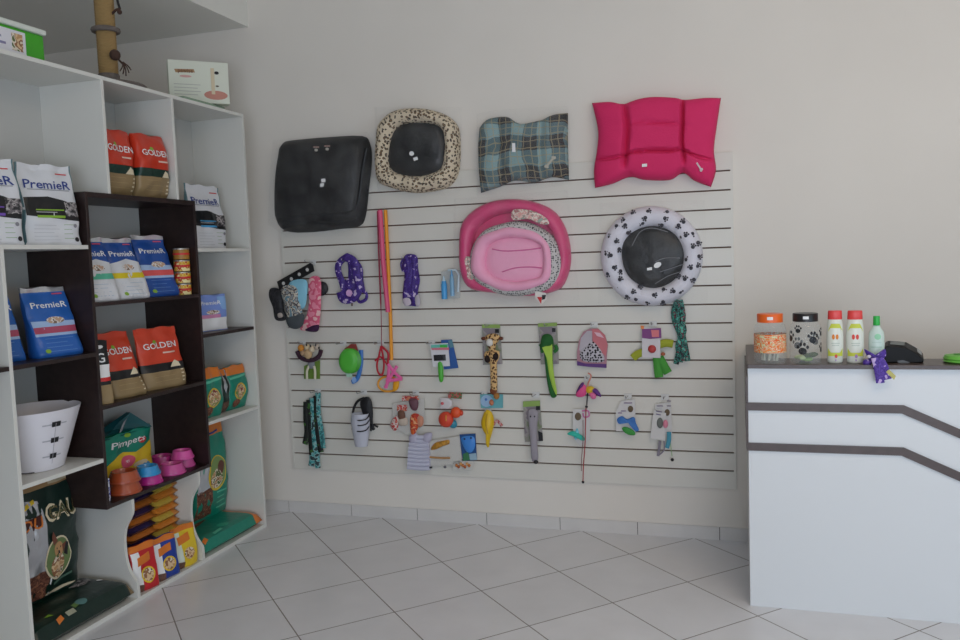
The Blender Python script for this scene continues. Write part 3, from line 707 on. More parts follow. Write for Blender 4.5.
# snack packs in stacks
yA = (S(131, 530, -2.86).y, S(155, 515, -2.86).y); yB = (yA[1]+.006, S(180, 505, -2.86).y-.014)
ord_ = ['lowest', 'second lowest', 'third lowest', 'fourth lowest', 'fifth lowest', 'sixth from the bottom', 'fifth from the top', 'fourth from the top', 'third from the top', 'second from the top', 'topmost']
def snack(label, y0, y1, z, body, acc, acc2, grp):
    h = .043; xc = -2.945
    t = thing('snack_pack', label, 'snack pack', (xc, (y0+y1)/2, z), 0, grp); mb = MB(); n_u, n_v = 12, 8
    def P(u, v, s_):
        uu, vv = 2*u-1, 2*v-1; k = ((1-abs(uu)**16)*(1-abs(vv)**8))**.5 if abs(uu) < 1 and abs(vv) < 1 else 0
        return Vector((xc-.09+.18*v, y0+(y1-y0)*u, z+h/2+s_*h*.49*k))
    for s_ in (1, -1):
        vs_ = [P(i/n_u, j/n_v, s_) for j in range(n_v+1) for i in range(n_u+1)]
        for m_, cond in ((body, lambda i, j: j < 5), (acc, lambda i, j: j >= 5 and i < 9), (acc2, lambda i, j: j >= 5 and i >= 9)):
            mb.add(vs_, [(j*(n_u+1)+i, j*(n_u+1)+i+1, (j+1)*(n_u+1)+i+1, (j+1)*(n_u+1)+i) for j in range(n_v) for i in range(n_u) if cond(i, j)], m_)
    mb.build('wrapper', t)
for k in range(11):
    z = .0205+.0395*k
    snack(ord_[k]+' orange and navy snack pack of the left stack', yA[0], yA[1], z, M('#2a2248', .35, **GL), M('#c8742e', .35, **GL) if k % 2 else M('#2a2450', .35, **GL), M('#c8742e', .35) if k % 2 else M('#1c1a38', .35), 'left stack of snack packs')
    snack(ord_[k]+' orange and yellow snack pack of the right stack', yB[0], yB[1], z+(.012 if k else 0)*0, M('#b89a3c', .35, **GL), M('#d88434', .35, **GL) if k % 2 else M('#c8b24c', .35, **GL), M('#d89040', .35), 'right stack of snack packs')
def pouch(mainc):
    def deco(mb, F, L):
        F1 = lambda a, b: F(a, b, .0018); F2 = lambda a, b: F(a, b, .0030); F3 = lambda a, b: F(a, b, .0042)
        mb.decal([(-.95, .15), (-.35, .15), (-.35, .85), (-.95, .85)], F1, T_WHITE if mainc != 'y' else M('#d8e0d0', .5))
        mb.decal([(-.6, .55), (.45, .62), (.45, .80), (-.6, .74)], F2, P_ORANGE)
        mb.decal(ellipse(.15, .32, .55, .17, 18), F2, P_YEL); mb.decal(ellipse(.15, .32, .45, .135, 18), F3, PHOTO_TAN)
        mb.decal([(-.95, .0), (-.3, .0), (-.3, .15), (-.95, .18)], F2, P_BROWN)
    return deco
for (bl, br, by, tp, col, key, lb, sd) in [(138, 159, 592, 545, '#c8242c', 'r', 'red pet treat pouch, nearest of three in the bottom compartment', 50),
                                 (161, 181, 578, 536, '#22409a', 'b', 'blue pet treat pouch between the red and yellow ones', 51),
                                 (182, 201, 565, 525, '#e6c62c', 'y', 'yellow pet treat pouch beside the scalloped divider', 52)]:
    loc, w_, h_ = pl_(bl, br, by, tp, .021, -2.745, .07)
    bag('treat_pouch', lb, 'treat pouch', (loc[0], loc[1]+{50: .012, 51: 0, 52: -.012}[sd], loc[2]), w_*1.0, h_*1.06, .075, body=M(col, .3, **GL), bands=[(.86, 1, P_ORANGE)], deco=pouch(key), kind='wedge', seed=sd, group='treat pouches')

# ------------------------------------------------------------------ on top of the shelving
ZT = 2.4665
GR = M('#3faa1e', .35)
yb = S(45, 54, -2.80).y
t = thing('litter_tray_box', 'green and white boxed tray lying on the top left of the shelving', 'box', (-2.88, yb-.25, ZT))
mb = MB(); mb.box(-3.02, -2.80, yb-.52, yb, ZT+.001, ZT+.125, GR); mb.build('tray_body', t, smooth=False, bevel=.008)
mb = MB(); mb.box(-3.03, -2.79, yb-.53, yb+.008, ZT+.125, ZT+.148, M('#dfe4da', .4)); mb.build('tray_lid', t, smooth=False, bevel=.006)
mb = MB(); LBX = -2.7985
mb.box(-2.80, LBX, yb-.50, yb-.10, ZT+.02, ZT+.112, M('#e4e2e8', .5)); mb.box(LBX-.0003, LBX+.0005, yb-.17, yb-.115, ZT+.03, ZT+.10, PHOTO_TAN)
mb.box(LBX-.0003, LBX+.0005, yb-.48, yb-.2, ZT+.045, ZT+.055, M('#8a84a8')); mb.box(LBX-.0003, LBX+.0005, yb-.48, yb-.22, ZT+.07, ZT+.08, M('#a8a4b8'))
mb.build('paper_label', t, smooth=False)
# scratching post
pc = S(109, 78, -2.93); SIS = M('#a98c5c', .85)
t = thing('scratching_post', 'tall sisal cat scratching post with grey base on top of the shelving', 'scratching post', (-2.93, pc.y, ZT))
DISC = M('#6f6660', .9, bump=.4, bs=120)
MB().lathe([(0, 0.001), (.17, .001), (.175, .006), (.175, .02), (.168, .026), (0, .026)], (-2.93, pc.y, ZT), DISC, n=40).build('base', t)
mb = MB(); pf = []
for k in range(92):
    z = .026+k*.0075; pf += [(.043, z), (.0465, z+.00375)]
mb.lathe(pf, (-2.93, pc.y, ZT), SIS, n=24); mb.build('post', t)
MB().lathe([(.047, .03), (.050, .035), (.050, .075), (.046, .08)], (-2.93, pc.y, ZT), DISC, n=24).build('post_sleeve', t)
mb = MB(); zr = S(107, 31, -2.93).z-ZT
mb.tube([(-2.93+.056*math.cos(a), pc.y+.056*math.sin(a), ZT+zr) for a in [2*PI*i/24 for i in range(25)]], .013, DISC); mb.build('plush_ring', t)
BR = M('#4a352c', .95, bump=.5, bs=90)
q = S(115, 55, -2.86); mb = MB(); mb.ell(q, .026, BR); mb.tube(smoothline([q, S(119, 60, -2.85), S(123, 64, -2.84)], 3), .005, BR)
for dx, dy in ((126, 76), (123, 74), (131, 70), (129, 73), (120, 71)): mb.tube(smoothline([S(123, 62, -2.84), S((123+dx)/2+1, (62+dy)/2, -2.83), S(dx, dy, -2.83)], 4), [.006]*7+[.004, .001] if False else .003, BR)
mb.build('ball_toy', t)
mb = MB(); mb.tube(smoothline([S(112, 14, -2.89), S(116, 10, -2.86), S(120, 9, -2.85)], 4), .006, BR); mb.tube([S(120, 9, -2.85), S(118, 3, -2.87), S(117,-2,-2.87)], .006, T_DARK); mb.ell(S(119.5, 12, -2.85), .012, BR); mb.build('feather_toy', t)
# boxes
ya, yb2 = S(181, 99, -2.80).y, S(228, 108, -2.80).y
t = thing('storage_tub', 'pale green translucent tub under the white carton on the shelving top', 'tub', (-2.90, (ya+yb2)/2, ZT))
MB().box(-3.03, -2.83, S(184, 100, -2.83).y, S(225, 106, -2.83).y, ZT+.0005, ZT+.045, M('#9fb8a0', .25, alpha=.85)).build('tub_body', t, smooth=False, bevel=.006)
zb0 = ZT+.046
pcn = S(200, 96, -2.88); th_ = math.radians(43)
t = thing('carton', 'white carton with scratching post picture on the top right of the shelving', 'box', (-2.88, pcn.y, zb0), th_)
ww, hh = .325, .232
mb = MB(); mb.box(-ww/2, ww/2, .0, .075, 0, hh, M('#dfe2d2', .6)); mb.build('carton_body', t, world=False, smooth=False, bevel=.002)
mb = MB()
G = lambda o=0: (lambda a, b: Vector(((a-.5)*ww, -.001-o, b*hh)))
mb.decal([(.10, .78), (.42, .80), (.44, .72), (.12, .70)], G(), M('#a8845a')); mb.decal(ellipse(.28, .62, .10, .03, 12), G(), M('#d8a8a0'))
for i in range(4): mb.decal(rect(.08, .42-.08*i, .52-.05*(i % 2), .435-.08*i), G(), M('#b8b8b0'))
mb.decal(ellipse(.77, .20, .20, .11, 18), G(), M('#c88878')); mb.decal(rect(.70, .22, .76, .85), G(.0006), M('#d8c8a8'))
mb.decal(ellipse(.80, .74, .04, .04, 10), G(.0006), T_DARK); mb.decal(ellipse(.80, .42, .03, .02, 8), G(.0006), M('#5a4a3a'))
mb.text('pawise', .03, lambda x, y: G(.0012)(.28+x/ww, .75+y/hh), M('#6a3a20')); mb.build('printed_face', t, world=False, smooth=False)

# ------------------------------------------------------------------ hooks on the slatwall
HK = M('#d8d8d6', .3); CHR = M('#b8b8b8', .25, metal=.9)
slotz = [PZ-.095-.1*k for k in range(17)]
def hook(px, py, where, reach=.09):
    p = W(px, py, .017); z = min(slotz, key=lambda q: abs(q-p.z)); x = p.x
    t = thing('panel_hook', 'white slatwall hook holding '+where, 'hook', (x, -.018, z), 0, 'hooks on the slatted panel')
    MB().box(x-.021, x+.021, -.0215, -.0178, z-.018, z+.014, HK).build('hook_plate', t, smooth=False, bevel=.001)
    MB().tube(smoothline([(x, -.0215, z), (x, -.0215-reach*.6, z+.002), (x, -.0215-reach, z+.004), (x, -.0215-reach-.006, z+.016)], 4), .0028, CHR, n=8).build('hook_rod', t)
    return x, z
def W2(px, py, out=.05): return W(px, py, out)
def PX(px, py, out): return W(px, py, out)
def disc(mb, cx, cy, rx, ry, out, mat, th=.004, n=22, rot=0): mb.slab(WP(ellipse(cx, cy, rx, ry, n, rot), out), th, mat)
def card(mb, poly, out, mat, th=.0015): mb.slab(WP(poly, out), th, mat, M('#d8d6d0', .7))
def root(name, label, cat, px, py, out=.03, group=None): return thing(name, label, cat, W(px, py, out), 0, group)

FAB = dict(bump=.35, bs=160)
# ---------- large beds
def bolster(mb, outer, inner, depth, mat, base=.02, k=9, n=64, lump=.0):
    """padded ring between two closed outlines (world points with y ignored)"""
    def res(pl_, n):
        pl_ = smoothpoly([Vector(p) for p in pl_], 6); L_ = [0]
        for a, b in zip(pl_, pl_[1:]+pl_[:1]): L_.append(L_[-1]+(b-a).length)
        out = []; j = 0
        for i in range(n):
            d_ = L_[-1]*i/n
            while L_[j+1] < d_: j += 1
            a, b = pl_[j], pl_[(j+1) % len(pl_)]; out.append(a.lerp(b, (d_-L_[j])/max(1e-9, L_[j+1]-L_[j])))
        return out
    O, I = res(outer, n), res(inner, n); vs_ = []
    for i in range(n):
        dd = depth*(1+lump*math.sin(i*2*PI*9/n)+lump*noise.noise(Vector((i*.3, depth*9, 1))))
        for j in range(k+1):
            ph = PI*j/k; m_ = O[i].lerp(I[i], (1-math.cos(ph))/2)
            vs_.append(Vector((m_.x, -base-dd*math.sin(ph)**.8, m_.z)))
    fs = [(i*(k+1)+j, i*(k+1)+j+1, ((i+1) % n)*(k+1)+j+1, ((i+1) % n)*(k+1)+j) for i in range(n) for j in range(k)]
    mb.add(vs_, fs, mat)
    ov = [Vector((p.x, -base, p.z)) for p in O]; mb.add(ov, [list(range(n))], mat)
def wrap(t, poly, out0, out1, mat=FILM, name='plastic_bag'):
    """clear crinkled bag: puffed closed film round the thing"""
    mb = MB(); p = [Vector(q) for q in WP(poly, out0)]; q2 = []
    for i, a in enumerate(p):
        b = p[(i+1) % len(p)]
        for k in range(8): q2.append(a.lerp(b, k/8))
    c_ = sum(q2, Vector())/len(q2); n = len(q2); vs_ = []; rr = [1, .97, .9, .8, .6, .35]
    for r_, h in zip(rr, [0, .45, .8, 1, 1.02, 1.02]):
        for i, a in enumerate(q2):
            v = c_+(a-c_)*r_; v.y = -(out0+(out1-out0)*h)-.006*noise.noise(Vector((v.x*22, v.z*22, h))); vs_.append(v)
    vs_.append(Vector((c_.x, -out1, c_.z)))
    fs = [(i*n+j, i*n+(j+1) % n, (i+1)*n+(j+1) % n, (i+1)*n+j) for i in range(5) for j in range(n)]+[(5*n+j, 5*n+(j+1) % n, len(vs_)-1) for j in range(n)]
    mb.add(vs_, fs, mat); return mb.build(name, t)
BLK = M('#131416', .5, bump=.6, bs=14, spec=.35); BLK2 = M('#0f1114', .38, bump=.9, bs=12, spec=.4)
# black square bed
t = root('pet_bed', 'black square pet bed in clear plastic at the top left of the panel', 'pet bed', 324, 185)
mb = MB(); o_ = smoothpoly(WP([(283, 143), (296, 140), (330, 137), (362, 136), (370, 143), (372, 160), (369, 190), (366, 215), (360, 226), (340, 229), (315, 232), (290, 232), (278, 224), (276, 205), (277, 175), (280, 155)], .03), 3)
mb.puff(o_, .115, BLK, rings=9, power=5, back=.08); mb.build('cushion', t)
mb = MB(); mb.tube(smoothline(WP([(278, 220), (300, 216), (330, 214), (352, 212), (358, 200), (362, 170), (366, 148)], .135), 5), .010, BLK2, flat=.5)
mb.tube(smoothline(WP([(283, 227), (310, 222), (335, 224), (356, 218)], .12), 5), .012, BLK2, flat=.5); mb.build('folded_edge', t)
mb = MB()
for cx_, cy_ in ((316, 148), (327, 147)):
    disc(mb, cx_, cy_+2, 1.6, 1.4, .152, M('#b8b4a8', .8)); 
    for dx_ in (-2, 0, 2): disc(mb, cx_+dx_, cy_-1, .8, .8, .152, M('#a88a80', .8))
mb.build('paw_print', t)
mb = MB(); mb.slab(WP([(321, 179), (325, 178.5), (325.5, 182), (321.5, 182.5)], .152), .002, T_WHITE); mb.slab(WP([(320, 183.5), (324, 183), (323.5, 186.5), (320, 187)], .152), .002, T_WHITE); mb.build('price_label', t)
wrap(t, [(277, 140), (368, 132), (377, 150), (368, 226), (352, 236), (290, 238), (272, 226)], .02, .165)
# leopard bed
LEO = leopard('leopard_plush', 56, '#d9c9ae', '#8a6a48', '#33261e')
t = root('pet_bed', 'leopard print pet bed with black cushion, second from left on the top row', 'pet bed', 418, 150)
o_ = WP([(378, 135), (381, 124), (392, 113), (408, 109), (428, 109.5), (446, 115), (457, 125), (460, 140), (459, 170), (452, 184), (440, 190), (415, 193), (392, 188), (379, 181), (377, 160)], .03)
i_ = WP([(396, 140), (398, 133), (402, 128), (410, 125), (425, 124.5), (437, 126), (443, 130), (446, 138), (446, 155), (443, 167), (436, 172), (420, 176), (405, 174), (395, 170), (393, 155)], .03)
mb = MB(); bolster(mb, o_, i_, .095, LEO, lump=.06); mb.build('bolster', t)
mb = MB(); mb.puff(smoothpoly(WP([(388, 150), (394, 130), (410, 122), (438, 124), (449, 138), (448, 168), (435, 177), (405, 177), (389, 168)], .05), 3), .055, BLK2, rings=7, power=4); mb.build('cushion', t)
mb = MB(); disc(mb, 411.5, 153.5, 2.3, 2.3, .122, T_WHITE); mb.slab(WP([(413, 158), (417, 156.5), (418, 159.5), (414, 161)], .122), .002, T_WHITE); mb.build('price_label', t)
wrap(t, [(377, 107), (462, 107), (462, 190), (455, 196), (380, 192)], .02, .15)

def coons(mb, top, right, bottom, left, hfn, mat, nu=40, nv=30, out=.03, backd=.03):
    def crv(pts): 
        pts = smoothline([Vector((a, b, 0)) for a, b in pts], 10)
        def f(t_):
            q = t_*(len(pts)-1); i = min(int(q), len(pts)-2); return pts[i].lerp(pts[i+1], q-i)
        return f
    T_, R_, B_, L_ = crv(top), crv(right), crv(bottom), crv(left)
    def P(u, v):
        s_ = T_(u)*(1-v)+B_(u)*v+L_(v)*(1-u)+R_(v)*u
        s_ -= T_(0)*(1-u)*(1-v)+T_(1)*u*(1-v)+B_(0)*(1-u)*v+B_(1)*u*v
        return s_
    def Q(u, v, off=0):
        p = P(u, v); w_ = W(p.x, p.y, out); w_.y = -(out+hfn(u, v)+off); return w_
    mb.sheet(Q, nu, nv, mat)
    def Bk(u, v):
        p = P(u, v); w_ = W(p.x, p.y, out); w_.y = -out+min(.012, .3*hfn(u, v)); return w_
    mb.sheet(Bk, nu//2, nv//2, mat); return Q
def edge(u, v, p=6): return max(0, (1-abs(2*u-1)**p)*(1-abs(2*v-1)**p))**.5
def g(d, s_): return math.exp(-(d/s_)**2)
# plaid pillow
PLD = plaid('teal_grey_plaid')
def hpl(u, v):
    x = noise.noise(Vector((u*5, v*4, 2)))*.012; n_ = .95-.35*g(u-.27, .05)*(v < .9)-.3*g(u-.70, .05)-.25*g(v-.45, .05)*g(u-.3, .3)
    return max(0, .075*edge(u, v)*n_+x*edge(u, v))
t = root('pet_cushion', 'teal and grey plaid pet cushion in clear plastic on the top row', 'pet cushion', 524, 150)
mb = MB(); Q = coons(mb, [(480, 128), (490, 119), (507, 117), (520, 124), (540, 121), (555, 115), (568, 113)], [(568, 113), (568, 140), (569, 180)], [(481, 193), (500, 187), (515, 181), (535, 183), (552, 178), (569, 181)], [(480, 128), (479, 160), (481, 193)], hpl, PLD); mb.build('cushion', t)
mb = MB(); bone = [(-.5, .12), (-.62, .28), (-.82, .24), (-.86, .05), (-.98, -.08), (-.82, -.28), (-.6, -.24), (-.5, -.12), (.5, -.12), (.6, -.28), (.82, -.24), (.86, -.05), (.98, .08), (.82, .28), (.62, .24), (.5, .12)]
def bonepts(cx, cy, L_, ang): return [(cx+(a*math.cos(ang)-b*math.sin(ang))*L_, cy+(a*math.sin(ang)+b*math.cos(ang))*L_) for a, b in bone]
mb.slab(WP(bonepts(550, 162, 8, -.9), .115), .004, M('#b8b4a4', .8)); mb.build('bone_patch', t)
MB().slab(WP([(512, 143), (515, 143), (515.5, 152), (512, 152)], .118), .002, T_WHITE).build('care_tag', t)
wrap(t, [(478, 114), (500, 110), (568, 106), (572, 184), (520, 192), (478, 197)], .02, .13)
# pink pillow
PINK = M('#de2a68', .8, **FAB)
def hpk(u, v):
    m_ = .95
    m_ -= .5*g(u-.255, .022)*min(1, max(0, (.88-v)*6))+.5*g(u-.715, .022)*min(1, max(0, (.88-v)*6))
    m_ -= .35*g(v-(.62+.03*math.sin(u*9)), .022)+.18*g(v-.27-.1*(u-.5), .02)*g(u-.5, .25)
    m_ -= .30*g(v-.95, .05)*(g(u-.27, .04)+g(u-.71, .04))
    return max(0, .10*edge(u, v, 5)*m_+.006*noise.noise(Vector((u*6, v*5, 3)))*edge(u, v))
t = root('pet_cushion', 'bright pink tufted pet cushion with white bone at the top right of the panel', 'pet cushion', 656, 143)
mb = MB(); Q = coons(mb, [(592, 103), (610, 102), (624, 104), (640, 99), (655, 97), (675, 98), (686, 100), (705, 98), (721, 98)], [(721, 98), (717, 125), (714, 150), (716, 170), (711, 187)], [(595, 188), (612, 184), (630, 177), (645, 180), (670, 180), (683, 173), (695, 181), (711, 187)], [(592, 103), (598, 130), (597, 150), (594, 170), (595, 188)], hpk, PINK, 64, 44); mb.build('cushion', t)
MB().slab(WP(bonepts(698.5, 165.5, 7.2, .98), .118), .004, M('#d8c4c8', .8)).build('bone_patch', t)
MB().slab(WP([(642, 164), (647, 163.5), (647, 166.5), (642, 167)], .13), .002, T_WHITE).build('care_tag', t)
# oval pink bed + light pink bed
HOT = M('#d8447a', .38, bump=.4, bs=30); LPK = M('#f9aecd', .8, **FAB); ZEB = spots('black_white_speckle', 85, '#c8c4c2', '#222026', .36)
FLOR = camo('floral_patch', 60, ['#e0a8a0', '#e8e0d4', '#b87878', '#98b0a0'])
t = root('pet_bed', 'hot pink oval pet bed holding a smaller pale pink bed', 'pet bed', 515, 247)
o_ = WP([(460, 245), (462, 225), (472, 212), (490, 202), (512, 199), (535, 202), (555, 212), (567, 232), (571, 258), (567, 278), (558, 290), (530, 296), (495, 293), (470, 288), (461, 270)], .03)
i_ = WP([(474, 248), (477, 232), (486, 222), (500, 215), (515, 213), (532, 216), (547, 226), (556, 242), (559, 258), (556, 272), (548, 280), (528, 285), (500, 284), (482, 279), (475, 265)], .03)
mb = MB(); bolster(mb, o_, i_, .075, HOT, lump=.05); mb.build('bolster', t)
mb = MB(); mb.puff(smoothpoly(WP([(470, 248), (480, 222), (512, 210), (545, 222), (560, 255), (550, 284), (500, 287), (474, 270)], .03), 3), .02, HOT, rings=4); mb.build('inner_base', t)
mb = MB(); mb.puff(smoothpoly(WP([(513, 210), (530, 210), (545, 217), (549, 224), (540, 224), (528, 219), (513, 220)], .10), 3), .008, FLOR); mb.build('floral_patch', t)
mb = MB(); mb.puff(smoothpoly(WP([(464, 258), (470, 257), (472, 268), (474, 278), (468, 280), (464, 270)], .09), 3), .008, FLOR); mb.build('floral_patch', t)
wrap(t, [(456, 198), (568, 190), (580, 300), (520, 305), (455, 303)], .018, .17)
t = root('pet_bed', 'small pale pink pet bed with speckled outside, nested in the hot pink bed', 'pet bed', 514, 258, .06)
o_ = WP([(470, 262), (474, 245), (484, 231), (500, 224), (522, 221), (542, 228), (556, 240), (563, 257), (562, 275), (553, 288), (535, 294), (510, 296), (487, 289), (473, 277)], .06)
o2 = WP([(472, 263), (478, 240), (495, 230), (515, 226), (538, 231), (551, 243), (555, 262), (552, 280), (535, 289), (510, 292), (490, 286), (475, 275)], .06)
i_ = WP([(487, 262), (489, 249), (496, 242), (512, 238), (530, 240), (541, 245), (544, 250), (544, 265), (542, 275), (535, 278), (515, 281), (498, 277), (489, 270)], .06)
mb = MB(); bolster(mb, o_, i_, .06, ZEB, base=.055); mb.build('outer_fabric', t)
mb = MB(); bolster(mb, o2, i_, .066, LPK, base=.065, lump=.04); mb.build('bolster', t)
mb = MB(); o3 = smoothpoly(WP([(484, 262), (487, 247), (497, 239), (514, 236), (533, 239), (546, 247), (547, 265), (543, 279), (515, 284), (495, 280), (486, 271)], .08), 3)
mb.puff(o3, .028, LPK, rings=5, power=4)
for pts in ([(492, 249), (505, 251), (525, 250), (541, 248)], [(502, 272), (515, 268), (530, 267), (542, 268)]): mb.tube(smoothline(WP(pts, .108), 6), .0035, M('#d8669a', .9), flat=.5)
mb.build('cushion', t)
mb = MB(); mb.slab(WP([(535, 291), (546, 293), (547, 299), (541, 305), (535, 298)], .10), .003, M('#e8e2dc', .6)); mb.slab(WP([(537, 297), (542, 297), (541, 304)], .103), .002, T_RED); mb.slab(WP([(542, 295), (546, 295), (545, 299), (542, 300)], .103), .002, T_DARK); mb.build('swing_tag', t)
# paw print bed
PAW = M('#e2e0ea', .8, **FAB)
t = root('pet_bed', 'white round pet bed with black paw prints and black cushion', 'pet bed', 652, 257)
o_ = WP([(652+51*math.cos(2*PI*i/16), 256+50*math.sin(2*PI*i/16)) for i in range(16)], .03)
i_ = WP([(653+30*math.cos(2*PI*i/16), 257+30*math.sin(2*PI*i/16)) for i in range(16)], .03)
mb = MB(); bolster(mb, o_, i_, .085, PAW, lump=.05, k=10)
ob = mb.build('bolster', t)
INKM = M('#2a2834', .85); mb = MB()
for ring_, k_, ph in ((.20, 20, .0), (.50, 15, .3), (.80, 10, .1)):
    for i in range(k_):
        a = 2*PI*i/k_+ph+.12*math.sin(i*5.3); R_ = 51-21*ring_+1.2*math.sin(i*3.7); cx_, cy_ = 652.3+R_*math.cos(a), 256.3+R_*math.sin(a)*.985
        dd = .02+.085*max(.05, math.sin(PI*math.acos(1-2*ring_)/PI))**.8+.003
        rot = random.random()*6; e1 = 1.5
        w0 = W(cx_, cy_, dd)
        m4 = Matrix.Rotation(rot, 3, 'Y')
        for ox, oz, rr_ in ((0, 0, .0105), (-.011, .011, .0050), (0, .0155, .0050), (.011, .011, .0050)):
            mb.ell(w0+m4 @ Vector((ox, 0, oz)), (rr_, .005, rr_), INKM, n=8, k=5)
mb.build('paw_prints', t)['kind'] = 'stuff'
mb = MB(); mb.puff(smoothpoly(WP([(620, 240), (634, 228), (652, 224), (672, 228), (685, 240), (688, 262), (680, 280), (665, 288), (650, 290), (630, 280), (622, 262)], .04), 3), .055, BLK2, rings=7, power=4)
mb.build('cushion', t)
mb = MB(); disc(mb, 657.5, 265, 4, 2.6, .112, T_WHITE, rot=-.5); mb.slab(WP([(647, 268), (652, 267), (652, 270), (647, 270.5)], .112), .002, T_WHITE); mb.build('price_label', t)
mb = MB()
for pts in ([(655, 262), (665, 258), (680, 258)], [(660, 272), (672, 268), (684, 264)], [(655, 284), (668, 276), (680, 272)], [(632, 246), (640, 232), (652, 228), (668, 232)]): mb.tube(smoothline(WP(pts, .104), 4), .0016, M('#8a8a90', .3))
mb.build('film_crease', t)
wrap(t, [(600, 202), (705, 200), (708, 306), (598, 308)], .018, .15)

# ---------- leads, socks and bandanas on the left
DKS = camo('dark_knit', 30, ['#1a1a1e', '#2a2a30', '#141418']); GPS = camo('grey_patterned_knit', 45, ['#8f9496', '#4a4448', '#c8c0b0', '#6a8a98'])
t = root('sock_hanger', 'black plastic bar with round holes carrying the pet socks', 'hanger', 296, 275, .08)
a, b = W(279, 286, .08), W(312, 267, .08); d = (b-a).normalized(); nn = Vector((-d.z, 0, d.x)); mb = MB()
mb.slab([a-nn*.025-d*.01, a+nn*.03, b+nn*.028, b+nn*.01+d*.01, b-nn*.028], .008, M('#1b1b1d', .4)); mb.build('bar', t, smooth=False)
mb = MB()
for k in range(4):
    c_ = a.lerp(b, .14+.24*k); mb.lathe([(0, 0), (.011, 0)], c_, M('#c8c6c2', .6), n=14)
    mb.v[-28:] = [Vector((c_.x+(v.x-c_.x), c_.y-.0006-.0004, c_.z+(v.y-c_.y))) for v in mb.v[-28:]]
mb.build('hole', t)
hook(313, 263, 'the black bar of pet socks')
def sock(label, poly, out, mat, depth=.02, toe=None, toemat=None, cuff=None, cuffmat=None):
    xs_ = [p[0] for p in poly]; ys_ = [p[1] for p in poly]
    t = root('pet_sock', label, 'pet sock', sum(xs_)/len(xs_), min(ys_), out, 'pet socks on the black bar')
    mb = MB(); mb.puff(smoothpoly(WP(poly, out), 4), depth, mat, rings=5); mb.build('knit_body', t)
    if toe: mb = MB(); mb.puff(smoothpoly(WP(toe, out+.004), 4), depth, toemat, rings=4); mb.build('toe', t)
    if cuff: mb = MB(); mb.puff(smoothpoly(WP(cuff, out+.004), 4), depth, cuffmat, rings=4); mb.build('cuff', t)
sock('dark brown spare pet sock peeking out at the right of the bunch', [(318, 282), (326, 283), (328, 291), (322, 296), (316, 290)], .05, DKS)
sock('light blue pet sock behind the grey patterned one', [(290, 282), (306, 280), (307, 295), (304, 308), (294, 308), (290, 295)], .085, M('#8cc8de', .85))
sock('black pet sock hanging at the far left of the bar', [(270, 289), (277, 288), (283, 294), (284, 308), (287, 318), (282, 321), (275, 319), (273, 308), (269, 297)], .06, DKS, toe=None, cuff=[(278, 313), (283, 312), (284, 317), (279, 318)], cuffmat=M('#b8aca4', .9))
sock('pink and white pet sock with purple toe on the bar', [(309, 279), (320, 278), (321, 300), (320, 318), (318, 328), (309, 331), (300, 329), (306, 318), (309, 300)], .075, camo('pink_knit', 22, ['#e88aa0', '#d85a7a', '#e8b8b8']), toe=[(305, 330), (313, 325), (319, 325), (318, 331), (312, 332)], toemat=M('#3a1a3e', .9))
sock('grey patterned pet sock with grey toe in the middle of the bar', [(281, 289), (288, 285), (298, 288), (299, 300), (303, 315), (303, 325), (295, 328), (288, 326), (286, 312), (283, 300)], .10, GPS, toe=[(287, 316), (303, 313), (303, 325), (296, 329), (288, 326)], toemat=M('#4a5054', .9))
PUR = camo('purple_bone_print', 38, ['#3c2378', '#452a88', '#37206c', '#4a2f90', '#4a3088', '#c8b8d8'])
def loopy(mb, pts, out, r, mat, flat=.45): mb.tube(smoothline([W(x, y, out+o_) for x, y, o_ in pts], 5), r, mat, n=10, flat=flat)
t = root('pet_harness', 'purple printed pet harness looped on the panel, nearer the socks', 'harness', 352, 256, .04, 'purple printed harnesses')
mb = MB(); loopy(mb, [(348, 256, .03), (340, 262, .03), (338, 270, .03), (342, 282, .03), (345, 292, .03), (350, 298, .03)], .03, .021, PUR)
loopy(mb, [(346, 257, .045), (354, 262, .045), (357, 275, .045), (359, 288, .045), (353, 298, .04), (343, 299, .03), (340, 292, .03)], .03, .027, PUR)
loopy(mb, [(350, 258, .01), (351, 272, .01), (350, 286, .02), (347, 298, .02)], .03, .018, PUR)
loopy(mb, [(354, 260, .02), (360, 268, .02), (361, 280, .02), (363, 291, .02)], .03, .016, PUR)
mb.build('strap_loops', t)
mb = MB(); mb.puff(smoothpoly(WP([(342, 283), (350, 278), (357, 283), (359, 296), (350, 302), (341, 297)], .05), 3), .02, PUR); mb.build('padded_panel', t)
mb = MB(); loopy(mb, [(360, 290, .03), (366, 293, .03), (366, 299, .03), (360, 302, .03), (357, 298, .03)], .03, .010, PUR); mb.build('side_loop', t)
mb = MB(); disc(mb, 349, 293, 3, 3.5, .088, M('#d8a8d8', .7)); mb.build('white_print', t)
mb = MB(); mb.tube(WP([(352, 300), (352, 306)], .05), .006, M('#6a5a50', .5)); mb.build('clasp', t)
hook(349, 258, 'the purple harness nearer the socks')
t = root('pet_harness', 'purple printed pet harness folded narrow, right of the cat wands', 'harness', 411, 256, .04, 'purple printed harnesses')
mb = MB(); mb.puff(smoothpoly(WP([(404, 257), (408, 254), (417, 256), (418, 268), (420, 280), (418, 293), (420, 305), (412, 306), (403, 303), (404, 285), (405, 270), (402, 265)], .04), 3), .045, PUR, rings=5); mb.build('folded_straps', t)
mb = MB(); loopy(mb, [(406, 256, .05), (408, 270, .05), (406, 285, .05), (405, 300, .05)], .03, .010, PUR); loopy(mb, [(413, 258, .05), (414, 275, .05), (412, 290, .05), (415, 303, .05)], .03, .010, PUR); loopy(mb, [(404, 258, .03), (401, 264, .03), (403, 272, .03)], .03, .006, PUR); mb.build('strap_loops', t)
